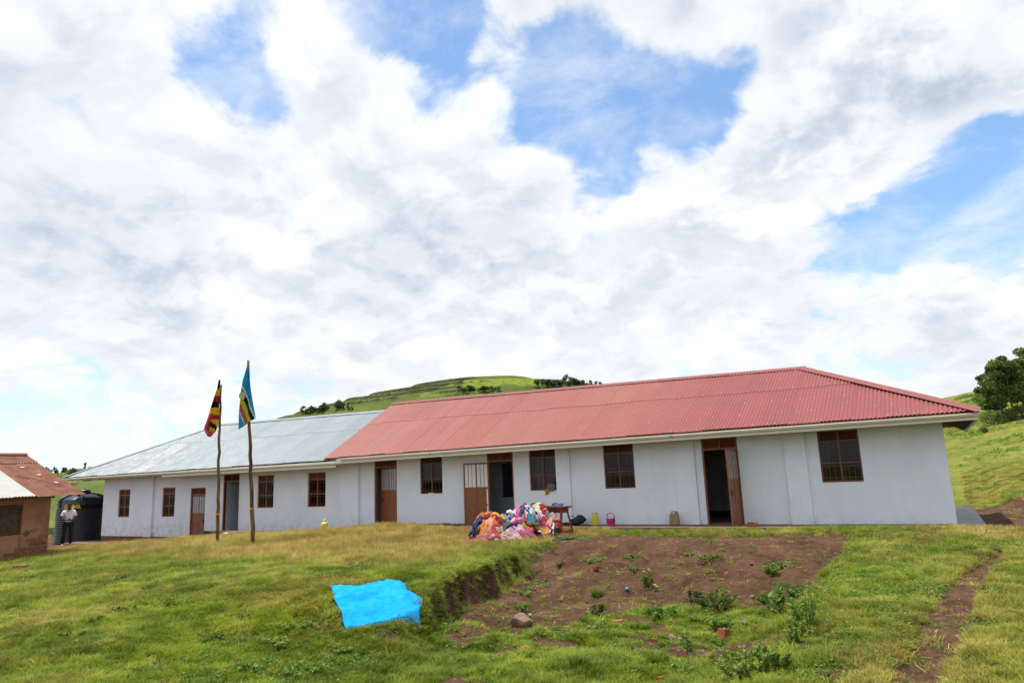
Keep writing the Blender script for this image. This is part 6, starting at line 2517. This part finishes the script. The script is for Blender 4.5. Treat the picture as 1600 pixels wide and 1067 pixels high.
def crumbs():
    """clods and straw on bare soil, too many to count"""
    r = np.random.default_rng(9)
    n = 5200
    x = r.uniform(-10.5, 3.5, n)
    y = r.uniform(-16, 4, n)
    ok, c = in_view(x, y)
    k = ok & (dirt_w(x, y) > .5) & ~((y > -1.5) & (x < .66))
    x, y = x[k], y[k]
    z = ground_h(x, y)
    V = []
    F = []
    ico = np.array([(0, 0, 1), (.9, 0, .1), (.28, .85, .1), (-.72, .53, .1), (-.72, -.53, .1), (.28, -.85, .1)])
    fc = [(0, 1, 2), (0, 2, 3), (0, 3, 4), (0, 4, 5), (0, 5, 1)]
    for i in range(len(x)):
        s = min(.007 / max(r.uniform(), .12), .045)
        a = r.uniform(0, 6.28)
        j = ico * r.uniform(.7, 1.3, ico.shape) * s
        q = np.stack([j[:, 0] * cos(a) - j[:, 1] * sin(a) + x[i], j[:, 0] * sin(a) + j[:, 1] * cos(a) + y[i], j[:, 2] * .8 + z[i] - .004], 1)
        F += [tuple(np.array(f) + len(V)) for f in fc]
        V += list(q)
    me = np_mesh('soil_clods', np.array(V), np.array(F))
    m, t = mat('clod')
    p = wpos(t)
    c = t.ramp(t.noise(p, 9.0, 3, .6), [(.3, (.075, .040, .027)), (.55, (.11, .060, .040)), (.72, (.17, .105, .072)), (.84, (.30, .22, .16))])
    finish(t, principled(t, c, .95, 0, .1))
    o = link('soil_clods', me, 'clod')
    o['kind'] = 'stuff'
    o['label'] = 'crumbled clods scattered on the bare brown soil'
    # straw
    V = []
    F = []
    n = 1600
    x = r.uniform(-12, 3.5, n)
    y = r.uniform(-16, -2, n)
    ok, c = in_view(x, y)
    x, y = x[ok], y[ok]
    z = ground_h(x, y)
    for i in range(len(x)):
        a = r.uniform(0, 6.28)
        L = r.uniform(.03, .11)
        w = .003
        d = np.array([cos(a), sin(a), r.normal(0, .12)]) * L
        s = np.array([-sin(a), cos(a), 0]) * w
        p0 = np.array([x[i], y[i], z[i] + .018])
        b = len(V)
        V += [p0 - d - s, p0 - d + s, p0 + d + s, p0 + d - s]
        F += [(b, b + 1, b + 2), (b, b + 2, b + 3)]
    simple('straw', (.46, .35, .18), .8, .2)
    o = link('straw_bits', np_mesh('straw_bits', np.array(V), np.array(F)), 'straw')
    o['kind'] = 'stuff'
    o['label'] = 'dry straw lying about the soil and turf'


crumbs()


def weed(px, py, kind, h, w, label, seed, m='broad_leaf', leaf=.07, n=140, cat='weed', flowers=0, group='weeds growing in the pit'):
    g = pg(px, py)
    r = np.random.default_rng(seed)
    T = thing('weed', label, cat, g, 0, group)
    st = MB()
    ns = max(4, int(7 * w / .3))
    C = []
    N = []
    for k in range(ns):
        a = r.uniform(0, 2 * pi)
        rr = w * .5 * math.sqrt(r.uniform(0.02, 1))
        hh = h * r.uniform(.6, 1.0) * (1 - .35 * (rr / (w * .5 + 1e-6)) ** 2)
        tip = np.array([rr * cos(a), rr * sin(a), hh])
        base = np.array([rr * .35 * cos(a), rr * .35 * sin(a), -.02])
        mid = (base + tip) / 2 + np.array([cos(a), sin(a), 0]) * -.02
        if kind != 'grassy':
            st.tube([tuple(base), tuple(mid), tuple(tip)], [.006, .005, .003], 5)
        kk = n // ns
        t = r.uniform(.15 if kind != 'tall' else .3, 1.0, kk)
        cpt = base[None] * (1 - t[:, None]) + tip[None] * t[:, None]
        az = r.uniform(0, 2 * pi, kk)
        dr = np.stack([np.cos(az), np.sin(az), r.normal(.35, .3, kk)], 1)
        C.append(cpt + dr * leaf * .55)
        N.append(dr)
    C = np.concatenate(C)
    N = np.concatenate(N)
    if kind == 'grassy':
        V, F, tone = blade_clump(int(n * .6), w * .25, h * .5, h, .010, seed, .7, 3)
        me = np_mesh('leaves', V, F, tone)
    else:
        V, F = leaf_cloud(C, N, leaf, .5 if kind == 'tall' else .6, r)
        me = np_mesh('leaves', V, F, np.repeat(r.uniform(0, 1, len(C)), 4))
        st.build('stems', 'bare_twig' if kind == 'bush' else m, T)
    link('leaves', me, m, T)
    for k in range(flowers):
        a = r.uniform(0, 6.28)
        p = np.array([w * .3 * cos(a), w * .3 * sin(a), h * r.uniform(.75, 1.05)])
        fl = MB()
        for j in range(7):
            b = 2 * pi * j / 7
            fl.add([p, p + np.array([cos(b - .35), sin(b - .35), .25]) * .022, p + np.array([cos(b), sin(b), .3]) * .034, p + np.array([cos(b + .35), sin(b + .35), .25]) * .022], [(0, 1, 2, 3)])
        fl.build('flower', 'petal_yellow', T)


def weeds():
    W_ = [
        (1013, 918, 'tall', .42, .26, 'upright leafy weed with yellow flowers on the bare slope', 'broad_leaf', .065, 150, 3),
        (1025, 925, 'tall', .16, .14, 'tiny yellow flowered plant at the foot of the upright weed', 'broad_leaf', .04, 30, 3),
        (933, 932, 'grassy', .32, .45, 'drooping dark strappy weed left on the bare slope', 'blade', .07, 120, 0),
        (936, 962, 'low', .26, .36, 'small dark green leafy weed left at the edge of the pit floor', 'dark_leaf', .06, 130, 0),
        (1118, 948, 'bush', .38, .95, 'widest dark green bushy weed in the middle of the pit', 'dark_leaf', .055, 620, 0),
        (1085, 940, 'bush', .30, .42, 'dark green weed just left of the widest bush', 'dark_leaf', .06, 200, 0),
        (1030, 965, 'low', .24, .70, 'sprawling light green weed mid left on the pit floor', 'broad_leaf', .09, 260, 0),
        (1088, 972, 'low', .18, .28, 'low round leafed plant in the middle of the pit floor', 'broad_leaf', .07, 90, 0),
        (1125, 980, 'low', .20, .50, 'broad leafed plant below the widest bush', 'broad_leaf', .08, 150, 0),
        (1205, 898, 'low', .22, .38, 'bright green broad leaved weed high on the right of the slope', 'broad_leaf', .08, 120, 0),
        (1222, 888, 'low', .20, .40, 'second bright green weed beside it under the rim', 'broad_leaf', .06, 120, 0),
        (1110, 872, 'low', .10, .9, 'flat creeping green patch on the upper middle slope', 'broad_leaf', .05, 260, 0),
        (1075, 868, 'low', .09, .6, 'flat creeping patch left of the upper middle slope', 'broad_leaf', .05, 160, 0),
        (925, 876, 'low', .11, .75, 'creeping green patch on the upper left slope', 'broad_leaf', .05, 220, 0),
        (992, 872, 'low', .10, .8, 'creeping green patch near the dark hollow on the slope', 'broad_leaf', .05, 220, 0),
        (990, 892, 'low', .12, .35, 'small light green tuft on the middle of the bare slope', 'pale_leaf', .05, 90, 0),
        (1218, 968, 'tall', .62, .28, 'tall thin green stalk with long leaves right of the pit floor', 'broad_leaf', .14, 60, 0),
        (1195, 942, 'low', .16, .30, 'small pale leafed plant on the right of the slope', 'pale_leaf', .08, 60, 0),
        (1250, 935, 'bush', .40, .75, 'loose green bush on the right bank of the pit', 'broad_leaf', .07, 330, 0),
        (1262, 985, 'tall', .75, .55, 'tall dark stemmed straggly plant on the right bank', 'broad_leaf', .08, 170, 0),
        (1240, 1000, 'bush', .40, .55, 'pale silvery leafed bush on the right bank', 'pale_leaf', .055, 330, 0),
        (1165, 1058, 'bush', .50, .80, 'light green bush at the bottom right of the pit', 'pale_leaf', .06, 620, 0),
        (1210, 1045, 'bush', .36, .60, 'yellow green bush right behind the bottom right bush', 'broad_leaf', .06, 330, 0),
        (1075, 1030, 'tall', .50, .20, 'single tall thin stem in the foreground pit grass', 'pale_leaf', .10, 30, 0),
        (935, 985, 'low', .25, .35, 'pale weed at the left edge of the pit grass', 'pale_leaf', .07, 90, 0),
        (1072, 1052, 'low', .15, .55, 'low dark leafed patch at the bottom of the pit', 'broad_leaf', .06, 170, 0),
        (905, 1045, 'grassy', .34, .40, 'brownish tall grass tuft at the bottom left of the pit', 'blade', .07, 160, 0),
        (1030, 1040, 'grassy', .30, .50, 'bright green grass tuft at the bottom middle of the pit', 'blade', .07, 200, 0),
        (1000, 985, 'grassy', .24, .6, 'lush green grass tuft on the left of the pit floor', 'blade', .07, 240, 0),
        (815, 955, 'low', .16, .40, 'small spreading weed on the soil above the angular rock', 'broad_leaf', .06, 90, 0),
        (822, 930, 'low', .14, .45, 'small weed on the soil below the left bank', 'broad_leaf', .05, 80, 0),
        (875, 885, 'low', .12, .30, 'dark weed high on the left of the bare slope', 'dark_leaf', .05, 80, 0),
        (465, 985, 'low', .16, .55, 'broad leafed weed patch on the grass left of the shawl', 'pale_leaf', .07, 160, 0),
        (430, 1010, 'low', .15, .6, 'leafy weed patch lower left of the shawl', 'pale_leaf', .07, 180, 0),
        (470, 1050, 'low', .15, .8, 'large leafy weed patch at the bottom edge below the shawl', 'broad_leaf', .07, 280, 0),
        (530, 1020, 'low', .12, .4, 'small leafy patch just below the shawl', 'broad_leaf', .06, 110, 0),
        (190, 906, 'low', .12, .45, 'dark weed cushion high on the left lawn', 'dark_leaf', .05, 120, 0),
        (230, 922, 'low', .11, .35, 'small dark weed below the cushion on the left lawn', 'dark_leaf', .05, 90, 0),
        (192, 958, 'low', .13, .55, 'dark leafy tuft in the middle of the left lawn', 'dark_leaf', .05, 150, 0),
        (262, 948, 'low', .10, .30, 'little dark tuft right of the middle of the left lawn', 'dark_leaf', .05, 80, 0),
        (150, 972, 'low', .10, .40, 'flat dark tuft left of the middle of the lawn', 'dark_leaf', .05, 100, 0),
        (110, 998, 'low', .13, .45, 'dark leafy tuft at the lower left of the lawn', 'dark_leaf', .05, 120, 0),
        (215, 992, 'low', .10, .35, 'small dark tuft at the lower middle of the left lawn', 'dark_leaf', .05, 90, 0),
        (330, 1000, 'low', .12, .60, 'wide green leafy tuft on the lower lawn left of the shawl', 'broad_leaf', .06, 160, 0),
        (390, 1045, 'low', .12, .5, 'leafy weed patch at the bottom left of the lawn', 'broad_leaf', .06, 130, 0),
    ]
    for k, (px, py, kind, h, w, lab, m, lf, n, fl) in enumerate(W_):
        weed(px, py, kind, h * (.72 if kind == 'bush' else .9), w, lab, 300 + k, m, lf * .85, int(n * 1.9), 'weed', fl, 'weeds in and around the pit')


weeds()


# ------------------------------------------------------------------ trees
def tree(loc, h, spread, trunk_h, label, seed, leaves=5200, leaf=.17, m='tree_leaf', group='trees right of the school', slim=1.0, rad=.11):
    r = np.random.default_rng(seed)
    rnd = random.Random(seed)
    T = thing('tree', label, 'tree', loc, 0, group)
    tk = MB()
    lean = np.array([r.normal(0, .12), r.normal(0, .12), 0])
    pts = []
    for k in range(7):
        t = k / 6
        pts.append(tuple(lean * t * h * .5 + np.array([.05 * sin(k * 1.7), .05 * cos(k * 2.1), -.2 + t * h * .85])))
    tk.tube(pts, [rad * (1.15 - .85 * k / 6) for k in range(7)], 8)
    cl = []
    for k in range(16):
        t = r.uniform(trunk_h / h, .98)
        az = r.uniform(0, 2 * pi)
        i = min(int(t * 6), 5)
        base = np.array(pts[i]) * (1 - (t * 6 - i)) + np.array(pts[i + 1]) * (t * 6 - i)
        prof = math.sin(min(1, (t - trunk_h / h) / (1 - trunk_h / h) * .85 + .15) * pi * .92) ** .7
        L = spread * prof * r.uniform(.55, 1.05)
        tip = base + np.array([cos(az) * L, sin(az) * L, L * r.uniform(.1, .55)])
        tk.tube([tuple(base), tuple((base + tip) / 2 + np.array([0, 0, .06 * L])), tuple(tip)], [.035, .022, .010], 5)
        cl.append((tip, .40 * spread * r.uniform(.7, 1.25)))
        cl.append(((base + tip) / 2 + r.normal(0, .1, 3), .36 * spread * r.uniform(.6, 1.1)))
    for k in range(8):
        cl.append((np.array(pts[6]) + r.normal(0, .25 * spread, 3) * np.array([1, 1, .7]), .30 * spread * r.uniform(.7, 1.2)))
    tk.build('trunk', 'bark', T, smooth=True)
    C = []
    N = []
    tone = []
    per = leaves // len(cl)
    for (c, rr) in cl:
        d = r.normal(size=(per, 3))
        d /= np.linalg.norm(d, axis=1, keepdims=True)
        q = rr * r.uniform(.25, 1.0, (per, 1)) ** .5
        p = c[None] + d * q * np.array([1.15, 1.15, .75])
        C.append(p)
        N.append(d * .6 + r.normal(0, .6, (per, 3)) + np.array([0, 0, -.25]))
        tone.append(np.clip(r.uniform(0, .55) + r.uniform(0, .45, per), 0, 1))
    C = np.concatenate(C)
    N = np.concatenate(N)
    V, F = leaf_cloud(C, N, leaf, .55, r)
    me = np_mesh('crown', V, F, np.repeat(np.concatenate(tone), 4))
    link('crown', me, m, T)
    return T


def far_ground(px, py, D):
    """ground point on the sheet at a pixel column and depth"""
    q = at_d(px, py, D)
    return np.array([q[0], q[1], gh(q[0], q[1])])


def trees():
    L = [(1568, 62, 5.3, 1.55, 1.9, 'leftmost broad dense tree of the grove right of the school'),
         (1588, 60, 5.9, 1.45, 2.0, 'tallest tree of the grove with a thin pointed top'),
         (1606, 63, 5.5, 1.6, 2.0, 'third tree of the grove from its left edge'),
         (1626, 60, 5.8, 1.7, 1.8, 'tree of the grove cut by the right edge of the picture'),
         (1560, 70, 4.4, 1.3, .5, 'lower tree behind the leftmost tree of the grove'),
         (1640, 64, 6.8, 1.9, 1.8, 'outermost tree of the grove beyond the right edge')]
    for k, (px, D, h, sp, th, lab) in enumerate(L):
        g = far_ground(px, 665, D)
        tree(g, h, sp, th, lab, 50 + k, 15000, .20)
    # undergrowth below the grove
    for k, (px, D, s) in enumerate(((1552, 61, .9), (1568, 60, .7), (1584, 60, .8), (1602, 60, .9), (1536, 58, .45))):
        g = far_ground(px, 668, D)
        bush(g, s, ['dense dark shrub at the left foot of the grove', 'dark shrub between the first two grove trunks', 'dark shrub below the tallest grove tree', 'dark shrub at the right foot of the grove', 'low shrub left of the grove', 'low shrub beside the roof corner',
                    'low shrub between roof corner and grove', 'lowest shrub half hidden by the white eave'][k], 70 + k)


def valley_shrubs():
    L = [(78, 54, 1.5), (84, 60, 1.7), (90, 66, 1.6), (80, 72, 2.0), (88, 80, 2.0), (95, 75, 1.6), (76, 64, 1.5), (104, 90, 2.2), (120, 95, 2.2), (140, 100, 2.4), (155, 105, 2.2), (86, 50, 1.1)]
    labs = ['dark shrub just right of the mud house corner', 'dark shrub behind the one at the house corner', 'shrub left of the black tank', 'rounded shrub lower in the valley behind the house', 'rounded shrub in the valley left of the tank', 'small shrub in the valley behind the tank shoulder',
            'shrub hidden partly by the house eave', 'valley shrub above the tank lid', 'second valley shrub above the tank', 'third valley shrub above the tank', 'valley shrub beside the grey block corner', 'low shrub on the yard edge before the valley']
    for k, ((px, D, s), lb) in enumerate(zip(L, labs)):
        bush(far_ground(px, 800, D), s, lb, 170 + k, 'tree_leaf', 'shrubs falling into the valley', 700)


def bush(g, s, label, seed, m='tree_leaf', group='shrubs along the field edge', n=900):
    r = np.random.default_rng(seed)
    T = thing('shrub', label, 'shrub', g, 0, group)
    st = MB()
    C = []
    N = []
    for k in range(9):
        a = r.uniform(0, 2 * pi)
        tip = np.array([cos(a) * s * r.uniform(.2, .9), sin(a) * s * r.uniform(.2, .9), s * r.uniform(.45, 1.15)])
        st.tube([(0, 0, -.1), tuple(tip * .5), tuple(tip)], [.03, .02, .01], 5)
        d = r.normal(size=(n // 9, 3))
        d /= np.linalg.norm(d, axis=1, keepdims=True)
        C.append(tip[None] * .85 + d * s * .42 * r.uniform(.3, 1, (n // 9, 1)))
        N.append(d + r.normal(0, .5, d.shape))
    C = np.concatenate(C)
    C[:, 2] = np.maximum(C[:, 2], .03)
    N = np.concatenate(N)
    V, F = leaf_cloud(C, N, .15 * max(s, .5), .6, r)
    st.build('stems', 'bark', T)
    link('crown', np_mesh('crown', V, F, np.repeat(r.uniform(0, 1, len(C)), 4)), m, T)
    return T


trees()
valley_shrubs()


def far_tree_protos():
    out = []
    for k, (slim, n) in enumerate(((1.0, 420), (1.0, 420), (.55, 300), (1.35, 420))):
        r = np.random.default_rng(700 + k)
        cl = []
        for j in range(9):
            t = r.uniform(.06, 1.0)
            a = r.uniform(0, 6.28)
            rr = .42 * slim * math.sin(min(t * 1.05, 1) * pi * .9) * r.uniform(.3, 1)
            cl.append((np.array([rr * cos(a), rr * sin(a), t * .9]), .2 * slim * r.uniform(.7, 1.2)))
        C = []
        N = []
        tn = []
        for c, q in cl:
            d = r.normal(size=(n // 9, 3))
            d /= np.linalg.norm(d, axis=1, keepdims=True)
            C.append(c + d * q * r.uniform(.4, 1, (n // 9, 1)))
            N.append(d)
            tn.append(np.full(n // 9, r.uniform(0, 1)))
        V, F = leaf_cloud(np.concatenate(C), np.concatenate(N), .13, .7, r)
        me = np_mesh('far_crown', V, F, np.repeat(np.concatenate(tn), 4))
        me.materials.append(MATS['far_leaf'])
        tm = MB().tube([(0, 0, -.1), (.01, .01, .3), (0, 0, .75)], [.03, .022, .008], 5).mesh('far_trunk')
        tm.materials.append(MATS['bark'])
        out.append((me, tm))
    return out


FP = far_tree_protos()


def far_tree(P, s, kind, label, group, cat='tree', nm='tree', wide=1.0):
    T = thing(nm, label, cat, P, random.uniform(0, 6.28), group)
    s = s * (.52 if nm == 'tree' or 'valley' not in group else 1.0)
    T.scale = (s * wide, s * wide, s)
    me, tm = FP[kind]
    link('crown', me, None, T)
    link('trunk', tm, None, T)
    return T


def place_on_hill(px, py, D, zf, dr=60):
    """walk along the pixel ray until it meets the hill"""
    ts = np.arange(D - dr, D + dr, 1.0)
    p = CAM[None] + ts[:, None] * ray(px, py)[None]
    h = zf(p[:, 0], p[:, 1])
    k = int(np.argmax(p[:, 2] <= h)) if (p[:, 2] <= h).any() else len(ts) // 2
    return np.array([p[k, 0], p[k, 1], h[k]])


def far_trees():
    rnd = random.Random(12)
    g1 = 'bushes along the foot of the terraced hill'
    for k in range(22):
        px = 474 + 64 * rnd.random()
        py = 648 - (px - 474) * .16 + rnd.uniform(-3, 2)
        P = place_on_hill(px, py, HILL_D - 25, hill_z)
        far_tree(P, rnd.uniform(2.6, 4.2), rnd.choice((0, 1, 3)), 'one of the rounded dark bushes massed on the left flank of the terraced hill', g1, 'bush', 'bush', 1.3)
    for px, py, s, kd, lab in ((532, 642, 5.2, 2, 'taller slim tree on the left flank of the terraced hill'), (544, 641, 4.6, 2, 'slim tree right of the taller one on the hill flank'), (549, 642, 2.6, 0, 'small round bush right of the slim trees on the hill')):
        far_tree(place_on_hill(px, py, HILL_D - 25, hill_z), s, kd, lab, 'slim trees on the terraced hill')
    for k in range(16):
        px = 716 + 68 * rnd.random()
        P = place_on_hill(px, 612 + rnd.uniform(-3, 2), HILL_D - 12, hill_z)
        far_tree(P, rnd.uniform(2.0, 3.2), rnd.choice((0, 1, 3)), 'one of the dark bushes in the hedge just above the red roof ridge', 'hedge in the middle of the terraced hill', 'bush', 'bush', 1.4)
    for k in range(26):
        px = 828 + 120 * rnd.random()
        py = np.interp(px, [828, 860, 890, 920, 948], [605, 606, 603, 600, 600]) + rnd.uniform(-2, 3)
        s = rnd.uniform(3.0, 4.6) if px < 905 else rnd.uniform(2.2, 3.2)
        P = place_on_hill(px, py, HILL_D, hill_z)
        far_tree(P, s, rnd.choice((0, 1, 3)), 'one of the dark trees lining the right crest of the terraced hill', 'trees on the right crest of the terraced hill', wide=1.2)
    far_tree(place_on_hill(886, 600, HILL_D, hill_z), 6.0, 0, 'tallest round tree on the right crest of the terraced hill', 'trees on the right crest of the terraced hill', wide=1.2)
    # across the valley at the left
    sp = [(62, 728, 5.5, 2), (69, 730, 5, 2), (75, 729, 5.5, 2), (88, 733, 4, 0), (104, 733, 8, 0), (132, 729, 10, 2), (72, 741, 8, 0), (84, 743, 9, 0), (97, 735, 4, 0)]
    labs = ['lone slim tree at the left of the far skyline', 'first of the twin slim trees on the far skyline', 'second of the twin slim trees on the far skyline', 'small round tree on the far skyline', 'broad tree on the far skyline above the house roof',
            'tall slim tree standing out on the far skyline beside the grey roof', 'dark round tree below the slim skyline trees', 'larger dark round tree below the skyline', 'small bush on the far skyline']
    for (px, py, s, kd), lb in zip(sp, labs):
        far_tree(place_on_hill(px, py, FD, far_z, 160), s, kd, lb, 'trees across the valley')
    for k in range(34):
        px = rnd.uniform(60, 165)
        py = rnd.choice((rnd.uniform(733, 745), rnd.uniform(762, 790), rnd.uniform(780, 830)))
        far_tree(place_on_hill(px, py, FD - 100, far_z, 330), rnd.uniform(3, 6.5), rnd.choice((0, 1, 3)), 'one of the dark hedge trees scattered across the valley side', 'hedge trees across the valley', wide=1.3)
    # hedge on the crest of the right hillside
    for k in range(12):
        px = 1418 + 45 * rnd.random()
        q = far_ground(px, 618, 175 + rnd.uniform(-6, 6))
        far_tree(q, rnd.uniform(2.0, 3.0), rnd.choice((0, 1, 3)), 'one of the dark bushes in the hedge on the crest behind the roof hip', 'hedge on the right hill crest', 'bush', 'bush', 1.5)


far_trees()
